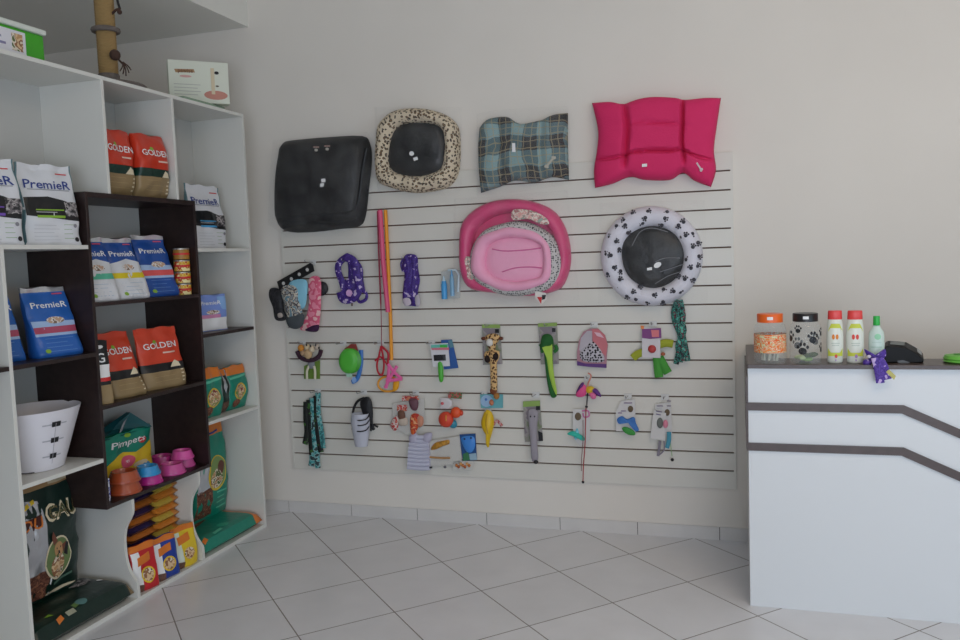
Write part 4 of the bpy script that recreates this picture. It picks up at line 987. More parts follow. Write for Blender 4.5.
mb = MB(); mb.puff(smoothpoly(WP([(403, 299), (409, 298), (411, 304), (405, 306)], .085), 3), .006, M('#c8bcc8', .6)); mb.build('white_buckle', t)
mb = MB(); mb.puff(smoothpoly(WP([(415, 297), (419, 295), (420, 305), (416, 306)], .085), 3), .006, M('#b8b0bc', .6)); mb.build('white_buckle', t)
hook(408, 255, 'the narrow purple harness')
# cat wands
t = root('cat_wand', 'long pink cat wand with dark cord hanging down the panel', 'cat wand', 380, 212, .06, 'cat wands')
mb = MB(); mb.tube(WP([(380, 210), (383, 260), (388, 312)], .06), .0150, M('#e0567e', .5)); mb.build('wand', t)
mb = MB(); mb.tube(smoothline(WP([(377.5, 211), (379, 260), (381, 310), (381.5, 346)], .065), 5), [.005]*10+[.0025]*6, M('#8a1838', .6)); mb.build('cord', t)
t = root('cat_wand', 'long orange cat wand beside the pink one', 'cat wand', 386, 212, .06, 'cat wands')
mb = MB(); mb.tube(WP([(385.5, 210), (388, 260), (390.5, 320), (391.5, 360)], .045), .0110, M('#ee9a18', .5)); mb.build('wand', t)
REDM = M('#b8142c', .5)
t = root('cord_toy', 'dark red looped strap hanging below the pink wand', 'cord', 381, 346, .06)
mb = MB()
loopy(mb, [(381, 346, .02), (379, 356, .02), (377, 364, .02), (378, 372, .02), (382, 375, .02), (384, 366, .02), (383, 356, .02), (381, 346, .02)], .04, .006, REDM)
loopy(mb, [(381, 346, .02), (388, 353, .02), (388, 362, .02), (389, 372, .02)], .04, .007, REDM); loopy(mb, [(375, 361, .02), (381, 357, .02), (388, 366, .02)], .04, .005, REDM); mb.build('strap', t)
t = root('ribbon_toy', 'bright pink ribbon bow under the wands', 'ribbon toy', 391, 365, .07)
PKR = M('#ee6aa8', .5); mb = MB()
for pts in ([(388, 364), (394, 372), (402, 379)], [(397, 366), (391, 376), (385, 388)], [(389, 366), (388, 378), (386, 388)], [(386, 381), (394, 380), (402, 379)]): loopy(mb, [(a_, b_, .03) for a_, b_ in pts], .05, .010, PKR, .4)
mb.build('ribbon', t)
t = root('ring_toy', 'orange and yellow ring toy hanging under the pink ribbon', 'ring toy', 389, 378, .05)
mb = MB(); loopy(mb, [(388+10*math.cos(q), 384+7.5*math.sin(q), .0) for q in [2*PI*i/14 for i in range(15)]], .05, .0065, M('#e8a034', .5), .8); mb.build('ring', t)
mb = MB(); mb.puff(smoothpoly(WP([(394, 380), (399, 381), (398, 389), (393, 391)], .055), 3), .014, M('#f0a818', .6)); mb.build('bead', t)
hook(381, 347, 'the red looped strap')
# baby bottles
t = root('feeding_bottle_set', 'pale blue feeding bottle set in clear pack at the middle left', 'bottle set', 449, 268, .04)
mb = MB(); card(mb, [(441, 272), (452, 268), (461, 271), (460, 298), (443, 299)], .03, M('#a8bcc4', .4, alpha=.2)); mb.build('clear_pack', t, smooth=False)
def bottlepx(cx_, y0_, y1_, r_, col, capc, tt, nm='bottle'):
    a_ = W(cx_, y1_, .06); zz = W(cx_, y0_, .06).z-a_.z; mb = MB()
    mb.lathe([(0, 0), (r_, 0), (r_, zz*.62), (r_*.8, zz*.70), (r_*.8, zz*.78), (r_*.4, zz*.85), (r_*.25, zz), (0, zz)], a_, col, n=16, mats=[col]*4+[capc]*3); mb.build(nm, tt)
bottlepx(444.5, 276, 299, .017, M('#4aa0dc', .3), M('#c0d8e8', .3), t); bottlepx(452.5, 270, 296, .013, M('#8fc0e0', .3, alpha=.8), M('#6aa8d8', .3), t)
mb = MB(); mb.tube(WP([(448, 270), (456, 270), (459, 275), (458, 292)], .05), .007, M('#c8d8e0', .4)); mb.build('brush', t)
# plush face toy
t = root('plush_toy', 'plush smiling toy with brown rim and dangling legs on green card', 'plush toy', 310, 343, .05)
mb = MB(); card(mb, [(314, 362), (320, 360), (320, 379), (304, 379), (304, 366)], .035, M('#6f8f3a', .6)); mb.build('backing_card', t, smooth=False)
mb = MB(); loopy(mb, [(297, 351, .01), (300, 357, .01), (306, 360, .01), (313, 360, .01), (319, 356, .01), (321, 350, .01)], .05, .014, M('#3a1f30', .85), .8); mb.build('mouth_rim', t)
for i, (x_, y_, r_, col) in enumerate(((301, 348, 3.6, '#d08a38'), (307, 347, 3, '#d8c4a0'), (312, 349, 3.4, '#e0cdb0'), (317, 347, 2.6, '#c8b8a8'), (308, 354, 5, '#c8a880'), (303, 353, 3, '#b89878'))):
    mb = MB(); q_ = W(x_, y_, .07); mb.ell(q_, (r_*.0058, .018, r_*.0062), M(col, .9)); mb.build('plush_head', t)
for x_, y_ in ((306.5, 345), (310.5, 346), (315.5, 345), (319, 348)):
    mb = MB(); mb.ell(W(x_, y_, .092), (.005, .004, .008), T_DARK); mb.build('dark_spot', t)
for x0_, x1_ in ((308, 307), (313, 315)):
    mb = MB(); loopy(mb, [(x0_+1, 366, .0), (x1_, 371, .0), (x1_, 379, .0)], .06, .008, M('#dcd6be', .9), .9); mb.build('dangling_leg', t)
mb = MB(); mb.puff(smoothpoly(WP([(308, 362), (314, 361), (314, 368), (309, 368)], .055), 3), .012, M('#8a8e94', .8)); mb.build('body', t)
hook(303, 343, 'the plush smiling toy', .05)
# green round brush & blue brush
t = root('pet_brush', 'round bright green pet brush with red packaging tab', 'brush', 349, 345, .06)
mb = MB(); p_ = W(349, 361, .06)
mb.puff(smoothpoly(WP(ellipse(348.5, 361, 9.8, 12.6, 16), .06), 2), .022, M('#56bc40', .4), rings=5, power=4); mb.build('brush_head', t)
mb = MB(); mb.puff(WP(ellipse(351.5, 361, 9.8, 12.6, 24), .052), .014, M('#46a032', .4), rings=4, power=4); mb.build('brush_rim', t)
mb = MB(); mb.slab(WP([(344, 349), (351, 344), (356, 344), (358, 351), (355, 352), (350, 349)], .05), .003, M('#8a3a34', .5)); mb.build('packaging_tab', t, smooth=False)
mb = MB(); mb.slab(WP([(345, 372), (352, 372), (352, 377), (347, 377)], .045), .003, M('#b8e0c8', .4)); mb.build('lower_tab', t, smooth=False)
t = root('pet_comb', 'blue curved pet comb hanging behind the green round brush', 'comb', 359, 350, .03)
mb = MB(); loopy(mb, [(361, 350, 0), (361, 362, 0), (359, 374, 0), (356, 380, 0), (352, 382, 0)], .03, .014, M('#3a78c4', .4), .6); mb.build('comb_body', t)
mb = MB(); disc(mb, 354, 380, 2.2, 3, .052, M('#8fb4e8', .4)); mb.build('comb_mark', t)
hook(343.5, 343, 'the round green brush')
# brush card
t = root('hair_remover_pack', 'white blister card with black window and green handle', 'blister pack', 440, 343, .06)
mb = MB(); card(mb, [(430, 344), (448, 343), (450, 366), (433, 367)], .055, M('#dcdce0', .5)); mb.build('card', t, smooth=False)
mb = MB(); mb.slab(WP([(431, 345), (448, 344), (448, 347), (431, 348)], .057), .001, M('#6ac0b0', .5)); mb.slab(WP([(431, 348), (449, 347.5), (449, 350), (432, 350)], .057), .001, M('#d8788a', .5)); mb.slab(WP([(440, 345), (447, 345), (447, 347.5), (440, 347.5)], .058), .001, M('#3fb84a', .5)); mb.build('header_print', t, smooth=False)
mb = MB(); mb.puff(WP([(433.5, 355), (445.5, 354.5), (446, 360.5), (434, 361)], .056), .008, T_DARK, power=6); mb.build('bristle_pad', t)
mb = MB(); mb.puff(smoothpoly(WP([(438, 363), (442, 363), (443.5, 374), (443, 381), (440, 382), (438.5, 376)], .062), 3), .012, M('#4fb23a', .4)); mb.build('handle', t)
t = root('hair_remover_pack', 'blue blister card tilted behind the white one', 'blister pack', 450, 340, .04)
mb = MB(); card(mb, [(441, 340), (452, 339.5), (458.5, 368), (444, 369.5)], .04, M('#2f5ea4', .5)); mb.build('card', t, smooth=False)
mb = MB(); mb.slab(WP([(448, 340.5), (452, 340), (454, 347), (450, 348)], .042), .001, M('#5a8a9a', .5)); mb.build('header_print', t, smooth=False)
hook(432, 342, 'the white blister card')
# toy cards: giraffe, crocodile, grey plush
CARD = camo('photo_printed_card', 22, ['#7f8a6a', '#94948a', '#a09a98', '#8a8088']); CGRN = M('#8fae5a', .6)
def toycard(mb, poly, out=.035): card(mb, poly, out, CARD)
GIR = leopard('giraffe_plush', 75, '#d8b078', '#5a3418', '#4a2a16')
t = root('giraffe_toy', 'long necked giraffe plush toy on a printed card', 'plush toy', 492, 325, .05)
mb = MB(); toycard(mb, [(482, 325), (500, 325), (502.5, 364), (483, 365)]); mb.slab(WP([(482, 324.5), (500, 324.5), (500, 328), (482, 328)], .037), .001, CGRN); mb.slab(WP([(495, 329), (499, 329), (499, 333), (495, 333)], .037), .001, T_DARK); mb.build('backing_card', t, smooth=False)
mb = MB(); mb.puff(smoothpoly(WP([(485, 337), (490, 334), (497, 334), (500, 338), (496, 345), (495, 352), (490, 352), (487, 344)], .055), 3), .022, GIR); mb.build('head', t)
for q_ in (483.5, 501): mb = MB(); mb.ell(W(q_, 338.5, .06), (.015, .012, .010), M('#6a3c28', .9)); mb.build('ear', t)
mb = MB(); mb.ell(W(489.5, 342.5, .078), (.021, .014, .022), M('#e0dcd4', .7)); mb.build('muzzle', t)
for q_, r_ in ((487.5, 359), (495.5, 356.5)):
    mb = MB(); mb.ell(W(q_, r_, .065), (.018, .018, .022), M('#241612', .9)); mb.build('paw', t)
mb = MB(); mb.puff(smoothpoly(WP([(485, 352), (499, 351), (497, 362), (486, 362)], .05), 3), .02, GIR); loopy(mb, [(493, 352, 0), (493.5, 365, 0), (493.8, 378, 0), (494, 390, 0)], .06, .020, GIR, .8); mb.build('body', t)
mb = MB(); mb.ell(W(493.5, 391, .062), (.022, .016, .022), M('#7a4426', .9)); mb.build('foot', t)
mb = MB(); mb.ell(W(496.5, 396, .064), (.018, .016, .020), M('#a8743c', .9)); mb.build('foot', t)
hook(490, 324, 'the giraffe toy')
t = root('crocodile_toy', 'long green crocodile plush with lime belly on a printed card', 'plush toy', 549, 323, .05)
mb = MB(); toycard(mb, [(538, 324), (557, 323), (559, 364), (541, 364.5)]); mb.slab(WP([(538, 323.5), (557, 322.5), (557, 326), (538, 327)], .037), .001, CGRN); mb.slab(WP([(552, 328), (555.5, 328), (555.5, 332), (552, 332)], .037), .001, T_DARK); mb.build('backing_card', t, smooth=False)
mb = MB(); mb.puff(smoothpoly(WP([(541, 340), (543, 335), (549, 334), (553, 338), (553, 346), (546, 347), (540, 350)], .055), 3), .026, M('#24602c', .9, **FAB)); mb.build('head', t)
for pts in ([(540, 344), (543, 350), (541, 352)], [(555, 345), (557, 349), (554, 352)]): mb = MB(); loopy(mb, [(a_, b_, 0) for a_, b_ in pts], .05, .010, M('#2f7034', .9)); mb.build('leg', t)
mb = MB(); mb.puff(smoothpoly(WP([(544, 345), (551, 345), (553, 360), (554, 378), (557, 394), (554, 398), (550, 395), (546.5, 378), (545, 362)], .05), 3), .022, M('#2a6a30', .9, **FAB), rings=5); mb.build('body', t)
mb = MB(); mb.puff(smoothpoly(WP([(540.5, 343), (546, 345), (552, 344), (552.5, 360), (554.5, 378), (557, 392), (555.5, 394), (550, 380), (547, 362), (545, 349)], .068), 3), .010, M('#a8cc50', .8)); mb.build('belly', t)
hook(548, 323, 'the crocodile toy')
t = root('plush_toy', 'long grey plush toy with dark tip on a printed card, low on the panel', 'plush toy', 533, 401, .05)
mb = MB(); toycard(mb, [(523, 402), (540, 401), (543, 441), (525, 442)]); mb.slab(WP([(523, 401.5), (540, 400.5), (540, 406), (523, 407)], .037), .001, CGRN); mb.slab(WP([(536, 406), (540, 406), (540, 410), (536, 410)], .037), .001, T_DARK); mb.slab(WP([(538, 431), (542.5, 433), (543, 441), (539, 441)], .037), .001, T_DARK); mb.build('backing_card', t, smooth=False)
GPL = M('#a09aa2', .9, **FAB)
mb = MB(); mb.puff(smoothpoly(WP([(528, 412), (533, 409), (538, 413), (537, 430), (537.5, 445), (538, 460), (532, 461), (530.5, 445), (529, 428)], .055), 3), .024, GPL, rings=5); mb.build('body', t)
mb = MB(); mb.ell(W(536, 462, .065), (.014, .014, .011), T_DARK); mb.build('tail_tip', t)
for q_ in (530.5, 534.5): mb = MB(); mb.ell(W(q_, 416.5, .080), (.004, .003, .005), T_DARK); mb.build('eye', t)
hook(536, 393.5, 'the long grey plush toy')
# purple pack
t = root('toy_pack', 'purple and pink arched toy pack with black printed pattern', 'blister pack', 592, 330, .04)
mb = MB(); arch = [(577, 365), (577, 352), (579, 340), (583, 332), (590, 328.5), (598, 328.5), (605, 335), (608, 345), (607, 355), (606.5, 367.5)]
card(mb, arch, .04, M('#b0808c', .4), .003); mb.build('card', t, smooth=False)
mb = MB(); mb.slab(WP([(592, 329), (598, 328.6), (605, 335), (607.5, 345), (606, 356), (598, 350), (593, 342)], .043), .001, M('#c87078', .4)); mb.slab(WP([(579, 350), (581, 338), (587, 331), (592, 331), (592, 342), (586, 350), (582, 352)], .043), .001, M('#b8b0b8', .35)); mb.slab(WP([(594, 332), (600, 333), (604, 338), (597, 336)], .044), .001, M('#e0b8c4', .4)); mb.build('printed_art', t, smooth=False)
mb = MB(); mb.puff(smoothpoly(WP([(580, 352), (586, 346), (592, 341), (598, 346), (603, 354), (603, 362), (583, 361)], .042), 3), .014, spots('black_pattern', 70, '#c0bcc4', '#1c1a22', .42)); mb.build('patterned_toy', t)
mb = MB(); mb.slab(WP([(577, 361), (585, 363.5), (606.5, 364), (606.5, 368), (590, 367), (577, 365.5)], .045), .001, M('#5a3078', .4)); mb.build('base_stripe', t, smooth=False)
hook(594, 323.5, 'the arched purple toy pack')
# frog pack
t = root('frog_toy', 'green frog toy with spread limbs behind a small white card', 'plush toy', 651, 326, .04)
for pts in ([(644, 352), (638, 354), (633, 358)], [(658, 345), (666, 343), (673, 344)]):
    mb = MB(); loopy(mb, [(a_, b_, 0) for a_, b_ in pts], .045, .022, M('#a0a830', .8), .6); mb.build('arm', t)
for pts in ([(657, 357), (658, 367), (659, 377)], [(659, 357), (664, 366), (668, 373)]):
    mb = MB(); loopy(mb, [(a_, b_, 0) for a_, b_ in pts], .045, .024, M('#46983a', .8), .6); mb.build('leg', t)
mb = MB(); card(mb, [(642, 327), (660, 328), (660.5, 358), (642, 357.5)], .062, M('#d4d0d4', .5)); mb.build('card', t, smooth=False)
mb = MB(); mb.slab(WP([(642, 329), (661, 328), (661.5, 338), (650, 339), (642, 338)], .064), .001, M('#7a3078', .4)); mb.slab(WP([(651, 330), (659, 330), (659, 337), (652, 337)], .065), .001, M('#d87078', .4)); mb.slab(WP([(640.5, 325.5), (644, 326), (644, 329), (641, 329)], .064), .001, P_ORANGE); mb.build('header_print', t, smooth=False)
mb = MB(); mb.ell(W(652, 349, .066), (.022, .012, .022), M('#b83a3a', .5)); mb.build('red_ball', t)
mb = MB(); mb.ell(W(663, 354, .07), (.012, .010, .010), M('#a85a38', .5)); mb.build('bead', t)
hook(653, 325, 'the frog toy card')
# teal rope
ROPE = camo('teal_black_print', 42, ['#1a1c22', '#2a7a70', '#16181c', '#3f9c8c', '#1a1c22', '#7a3444', '#54b8a4'])
t = root('printed_lead', 'teal and black printed pet lead hanging under the paw print bed', 'lead', 679, 302, .12)
for k_, pts in enumerate(([(678, 300), (674, 310), (675, 322), (680, 335), (679, 350), (676, 364)], [(680, 300), (683, 315), (682, 330), (685, 345), (688, 361)], [(676, 302), (679, 318), (684, 330), (678, 346), (682, 358)], [(681, 301), (677, 315), (679, 330), (684, 342), (680, 362)])):
    mb = MB(); loopy(mb, [(a_, b_, .01*(k_ % 2)) for a_, b_ in pts], .05, .015, ROPE, .5); mb.build('strand', t)
hook(679, 300, 'the teal printed lead', .05)
# leash bundle left
t = root('lead_bundle', 'bundle of black and teal pet leads at the lower left of the panel', 'leads', 314, 392, .05)
TEALR = camo('teal_lead_print', 40, ['#2a6a6e', '#4aa0a0', '#8ab8b8', '#26383c']); BLKR = camo('black_lead_print', 40, ['#121416', '#1a2420', '#101010', '#1e1e22', '#3a6a2a'])
mb = MB(); mb.slab(WP([(304, 403), (320, 392), (319, 402), (305, 410)], .05), .004, M('#6a8a8c', .6)); mb.build('header_strap', t, smooth=False)
for pts, mt in (([(306, 402), (306, 418), (307, 432), (305, 444)], BLKR), ([(309, 400), (310, 420), (311, 440), (312, 455)], BLKR), ([(312, 398), (313, 420), (314, 440), (316, 456)], TEALR), ([(318, 393), (318, 412), (321, 430), (323, 448)], TEALR), ([(316, 396), (316, 415), (318, 435), (321, 452)], BLKR), ([(312, 452), (312, 460), (311, 466)], TEALR), ([(317, 452), (317, 460), (318, 468)], TEALR)):
    mb = MB(); loopy(mb, [(a_, b_, 0) for a_, b_ in pts], .055, .019, mt, .4); mb.build('strand', t)
hook(318, 390, 'the bundle of black and teal leads')
# muzzle
t = root('pet_muzzle', 'white cone muzzle with black straps low on the panel', 'muzzle', 364, 400, .05)
a_ = W(361.5, 446, .09); ztop = W(361.5, 420, .09).z-a_.z
mb = MB(); mb.lathe([(0, 0), (.040, 0), (.060, ztop*.9), (.054, ztop*1.25), (.048, ztop*1.2), (.035, .004), (0, .004)], a_, M('#c4c6d2', .5), n=26, sy=.8); mb.build('cup', t)
BSTR = M('#16171c', .6)
mb = MB(); loopy(mb, [(353, 427, .03), (353, 412, .02), (357, 402, .02), (364, 398, .03)], .03, .008, BSTR)
mb.build('side_strap', t)
mb = MB(); mb.puff(smoothpoly(WP([(360, 402), (365, 397), (371, 399), (373, 412), (372, 424), (367, 422), (362, 412)], .06), 3), .02, BSTR, rings=4); mb.build('folded_strap', t)
mb = MB(); loopy(mb, [(371, 415, .02), (372, 425, .02), (374, 430, .02)], .03, .010, BSTR); loopy(mb, [(372, 424, .02), (378, 427, .02)], .03, .006, BSTR); loopy(mb, [(371, 422, .02), (371, 431, .02)], .03, .006, BSTR); mb.build('strap_end', t)
for y_ in (418, 423, 429): mb = MB(); loopy(mb, [(352, y_, .03), (356, y_+2, .09), (361, y_+2.5, .115), (367, y_+.5, .09), (370, y_-6, .03)], .03, .0035, BSTR, 1); mb.build('thin_strap', t)
hook(364, 392, 'the white muzzle')
# red toys
t = root('toy_pack', 'cluster of red and white printed treat toys in clear wrap', 'toy pack', 410, 396, .05)
RWS = camo('red_white_wrap', 38, ['#c84a48', '#d8c8c0', '#b83838', '#d88a68']); BRN = M('#6f4c3c', .7)
mb = MB(); mb.slab(WP([(402, 396), (418, 396), (419, 400), (402, 401)], .05), .003, RWS); mb.build('header_card', t, smooth=False)
mb = MB(); mb.slab(WP([(397, 405), (407, 405), (407, 411), (397, 411)], .055), .003, RWS); mb.build('header_card', t, smooth=False)
for pl2, mt in (([(390, 424), (395, 416), (399, 418), (398, 427), (395, 431), (392, 429)], RWS), ([(398, 411), (404, 411), (405, 419), (399, 420)], BRN), ([(399, 418), (407, 418), (407, 425), (399, 425)], M('#c8b8a8', .6)), ([(409, 399), (418, 400), (417, 410), (411, 409)], M('#6a4450', .6)), ([(411, 415), (418, 414), (421, 420), (416, 432), (413, 438), (410, 428)], camo('orange_red_wrap', 45, ['#d8642c', '#b83028', '#e8a878'])), ([(417, 416), (423, 417), (423, 425), (418, 427)], M('#c88a70', .6))):
    mb = MB(); mb.puff(smoothpoly(WP(pl2, .055), 3), .016, mt, rings=4); mb.build('wrapped_toy', t)
mb = MB(); card(mb, [(392, 404), (424, 398), (425, 424), (412, 436), (394, 428)], .042, M('#b8b4b0', .3, alpha=.13)); mb.build('clear_wrap', t, smooth=False)
hook(416, 392.5, 'the red and white treat toys')
# ball toy card
t = root('ball_toy_pack', 'red and orange ball toys under a round white label', 'toy pack', 450, 393, .05)
mb = MB(); mb.slab(WP([(448, 392), (462, 393), (461.5, 399), (448, 398)], .045), .003, camo('red_green_card', 40, ['#a04038', '#4a7a4a', '#b86058'])); mb.build('header_card', t, smooth=False)
mb = MB(); mb.puff(WP([(440, 398), (448, 398), (452, 401), (452, 406), (448, 409), (440, 408.5)], .055), .006, M('#d8d2d4', .5), power=6); mb.build('white_label', t)
mb = MB(); mb.ell(W(442.3, 403.5, .064), (.010, .004, .009), M('#d06068', .5)); mb.build('red_mark', t)
for x_, y_, r_, col in ((446, 419.5, .047, '#d84830'), (456, 412.5, .033, '#e8582a'), (453, 424, .026, '#2f88a0')):
    mb = MB(); mb.ell(W(x_, y_, .05+.012*(r_ > .04)), (r_, r_*.7, r_), M(col, .45)); mb.build('ball', t)
for x_, y_ in ((461.5, 413),): mb = MB(); mb.ell(W(x_, y_, .05), (.010, .010, .016), M('#d84830', .5)); mb.build('small_bead', t)
mb = MB(); mb.tube(WP([(446, 415), (446, 421)], .097), .003, M('#e8a030', .5)); mb.build('stem_mark', t)
hook(452, 391, 'the red and orange ball toys', .06)
# small toy card
t = root('toy_pack', 'small pale blue toy card at the giraffe toy feet', 'toy pack', 490, 394, .03)
mb = MB(); card(mb, [(480, 394), (503, 394.5), (503, 408), (481, 408)], .03, M('#6ab0b8', .45)); mb.build('card', t, smooth=False)
mb = MB(); disc(mb, 486.5, 401, 6, 6, .034, M('#9fc0e0', .4)); mb.build('bubble', t)
mb = MB(); mb.ell(W(491.5, 402.5, .04), (.014, .008, .018), M('#c87a58', .6)); mb.build('orange_toy', t)
mb = MB(); mb.ell(W(486, 399.5, .038), (.008, .004, .008), M('#4a78c0', .6)); mb.build('blue_print', t)
hook(484, 391.5, 'the small pale blue toy card', .05)
# yellow rubber toy
t = root('rubber_toy', 'yellow rubber squeaky toy with tapered tail', 'rubber toy', 487, 411, .05)
mb = MB(); mb.puff(smoothpoly(WP([(482, 418), (485, 411), (489, 410), (493, 415), (494, 424), (492, 433), (490, 440), (489, 447), (486.5, 446), (486.5, 437), (483, 430), (481, 424)], .055), 3), .03, M('#e0b818', .4), rings=5); mb.build('body', t)
mb = MB(); mb.tube(smoothline(WP([(487, 414), (486, 424), (488, 434)], .087), 4), .003, M('#b89010', .4)); mb.build('seam', t)
mb = MB(); loopy(mb, [(493, 425, 0), (497, 421, 0), (502, 426, 0)], .05, .009, camo('red_pink_wing', 50, ['#c05a50', '#c8a0a0', '#a84848'])); mb.build('red_wing', t)
hook(488, 409, 'the yellow rubber toy', .05)
# umbrella flower toy and string
t = root('feather_wand', 'pink purple and yellow butterfly cat teaser with a long red string', 'cat wand', 588, 375, .05)
mb = MB(); loopy(mb, [(588, 373, 0), (591, 376, 0), (588, 384, 0), (587, 390, 0)], .05, .004, M('#d88a78', .6), 1); mb.build('wire', t)
for poly, mt in (([(576, 396), (578, 388), (582, 384), (586, 386), (586, 394), (582, 397)], M('#e0508c', .6)), ([(576, 393), (579, 386), (583, 382), (584, 386), (580, 390)], M('#5a1f70', .6)), ([(586, 388), (591, 386), (595, 389), (591, 393), (587, 393)], M('#d8b424', .6)), ([(590, 388), (596, 388.5), (600, 393), (601, 397), (595, 394)], M('#5f2a80', .6)), ([(589, 393), (595, 393), (596, 398), (592, 399)], M('#e070a0', .6))):
    mb = MB(); mb.puff(smoothpoly(WP(poly, .055), 3), .012, mt, rings=3); mb.build('petal', t)
mb = MB(); mb.ell(W(586.5, 406.8, .055), .008, T_DARK); mb.build('black_bead', t)
mb = MB(); mb.tube(WP([(587.5, 393), (586.8, 405)], .055), .0035, T_DARK); mb.build('cord', t)
mb = MB(); mb.tube(smoothline(WP([(586, 408), (585.5, 425), (585, 445), (583.5, 465), (583, 481)], .075), 4), .0028, M('#a83038', .6)); mb.build('red_string', t)
mb = MB(); mb.tube(smoothline(WP([(583, 420), (583, 440), (581.5, 460), (581.5, 441+30)], .07), 4), .002, M('#8a6060', .6)); mb.build('thin_string', t)
mb = MB(); mb.ell(W(583, 482, .07), .008, T_DARK); mb.build('end_bead', t)
hook(588, 375, 'the butterfly cat teaser', .05)
# cards with feathers
WCARD = M('#d6d4d2', .5); CBR = M('#6a5a44', .7)
t = root('feather_toy_pack', 'white toy card with turquoise feather, under the butterfly teaser', 'blister pack', 580, 409, .04)
mb = MB(); card(mb, [(573, 409), (590, 409), (590, 440), (580, 446), (573, 438)], .04, WCARD); mb.build('card', t, smooth=False)
mb = MB(); mb.puff(WP(ellipse(578, 416.5, 3.2, 4, 12), .043), .005, CBR); mb.build('brown_mouse', t)
mb = MB(); loopy(mb, [(582, 411, 0), (588, 411, 0), (589, 416, 0), (584, 417, 0), (583, 413, 0)], .045, .004, M('#d070a8', .6)); mb.build('pink_bow', t)
mb = MB(); mb.puff(smoothpoly(WP([(567, 434), (572, 431), (578, 433), (585, 438), (583, 441), (577, 438), (572, 436)], .055), 3), .010, M('#2fb8a4', .7)); mb.build('turquoise_feather', t)
mb = MB(); mb.puff(smoothpoly(WP([(574, 436), (577, 428), (579, 434), (576, 440)], .05), 3), .008, M('#7ac8d8', .7)); mb.build('pale_feather', t)
t = root('feather_toy_pack', 'white toy card with blue bow and green feather fish', 'blister pack', 628, 400, .04)
mb = MB(); card(mb, [(621, 401), (635, 399), (636, 432), (616, 431), (616, 412)], .04, WCARD); mb.build('card', t, smooth=False)
mb = MB()
for a_, b_ in (((624, 403), (632, 403)), ((621, 411), (626, 411)), ((618, 413), (622, 413))): mb.tube(WP([a_, b_], .043), .0022, M('#7a5890', .6))
mb.build('printed_lines', t)
mb = MB(); mb.puff(WP(ellipse(630.5, 409, 2.8, 3.2, 12), .043), .005, CBR); mb.build('brown_mouse', t)
mb = MB(); mb.puff(smoothpoly(WP([(617, 419), (622, 416), (627, 419), (634, 417), (636, 423), (639, 430), (635, 431), (630, 424), (625, 421), (619, 424)], .05), 3), .012, M('#3f78c0', .7)); mb.build('blue_bow', t)
mb = MB(); mb.puff(smoothpoly(WP([(622, 428), (627, 427), (634, 431), (635, 435), (629, 435), (624, 432)], .055), 3), .010, M('#3f9a44', .7)); mb.build('green_feather', t)
hook(628, 395, 'the card with blue bow')
t = root('feather_toy_pack', 'two overlapping white toy cards with grey mouse and dangling black ball', 'blister pack', 662, 402, .04)
mb = MB(); card(mb, [(655, 404), (671, 402), (672, 434), (657, 436)], .035, WCARD); mb.build('card', t, smooth=False)
mb = MB(); card(mb, [(654, 410), (666, 413), (665, 441), (650, 438)], .05, WCARD); mb.build('front_card', t, smooth=False)
mb = MB()
for a_, b_ in (((667, 401), (671, 401)), ((667, 406), (671, 406)), ((657, 406), (663, 406)), ((656, 411), (662, 412)), ((656, 414), (661, 415))): mb.tube(WP([a_, b_], .054), .0022, M('#6a5a88', .6))
mb.build('printed_lines', t)
mb = MB(); mb.puff(WP(ellipse(667.2, 412.5, 2.6, 3.4, 12), .04), .005, CBR); mb.build('brown_mouse', t)
mb = MB(); mb.puff(WP(ellipse(660, 423, 3.2, 5.4, 14), .055), .012, M('#6f7470', .8)); mb.build('grey_mouse', t)
mb = MB(); mb.puff(WP(ellipse(665.5, 424, 2.6, 4.2, 14), .053), .008, M('#e08aa0', .7)); mb.build('pink_ribbon', t)
mb = MB(); loopy(mb, [(669, 432, 0), (669, 440, 0), (667, 448, 0)], .05, .012, M('#4a98b0', .7)); mb.build('blue_feather', t)
mb = MB(); loopy(mb, [(660, 441, 0), (659, 450, 0), (658, 456, 0)], .05, .008, M('#8a8490', .7)); loopy(mb, [(664, 441, 0), (664, 450, 0), (659, 455, 0)], .05, .004, M('#8a8490', .7)); mb.build('grey_tail', t)
mb = MB(); mb.tube(WP([(670, 440), (672, 456)], .05), .002, M('#9ac08a', .6)); mb.build('cord', t)
mb = MB(); mb.ell(W(672.3, 459.8, .05), .009, T_DARK); mb.build('black_ball', t)
hook(665, 395, 'the two overlapping toy cards')
# clothing / fish packs at the bottom
t = root('pet_shirt', 'white ribbed pet shirt in clear pack at the bottom of the panel', 'pet shirt', 419, 433, .05)
WS = M('#c8c8da', .8); mb = MB()
for k_ in range(9):
    y_ = 436+3.9*k_; inset = 3.5 if k_ == 0 else (1 if k_ < 2 else 0)
    mb.tube(smoothline(WP([(410+inset-.3*k_, y_), (420, y_+1.2), (430-inset-.2*(8-k_)*.5, y_+.8)], .055), 4), .0135, WS, n=8, flat=1)
mb.build('ribbed_fabric', t)
mb = MB(); mb.tube(smoothline(WP([(410, 468.5), (420, 468), (432, 467.5)], .06), 4), .0055, T_DARK); mb.build('dark_hem', t)
for pl2 in ([(409, 436), (416, 433), (418, 440), (411, 444)], [(424, 434), (432, 433), (430, 442), (423, 442)]): mb = MB(); mb.puff(smoothpoly(WP(pl2, .055), 3), .018, M('#b8b4c8', .8)); mb.build('sleeve', t)
t = root('fish_toy_pack', 'gold fish shaped chew in a clear pack beside the white shirt', 'toy pack', 440, 438, .05)
mb = MB(); card(mb, [(428, 441), (460, 436), (462, 464), (428, 466)], .045, M('#c8c4bc', .3, alpha=.13)); mb.build('clear_wrap', t, smooth=False)
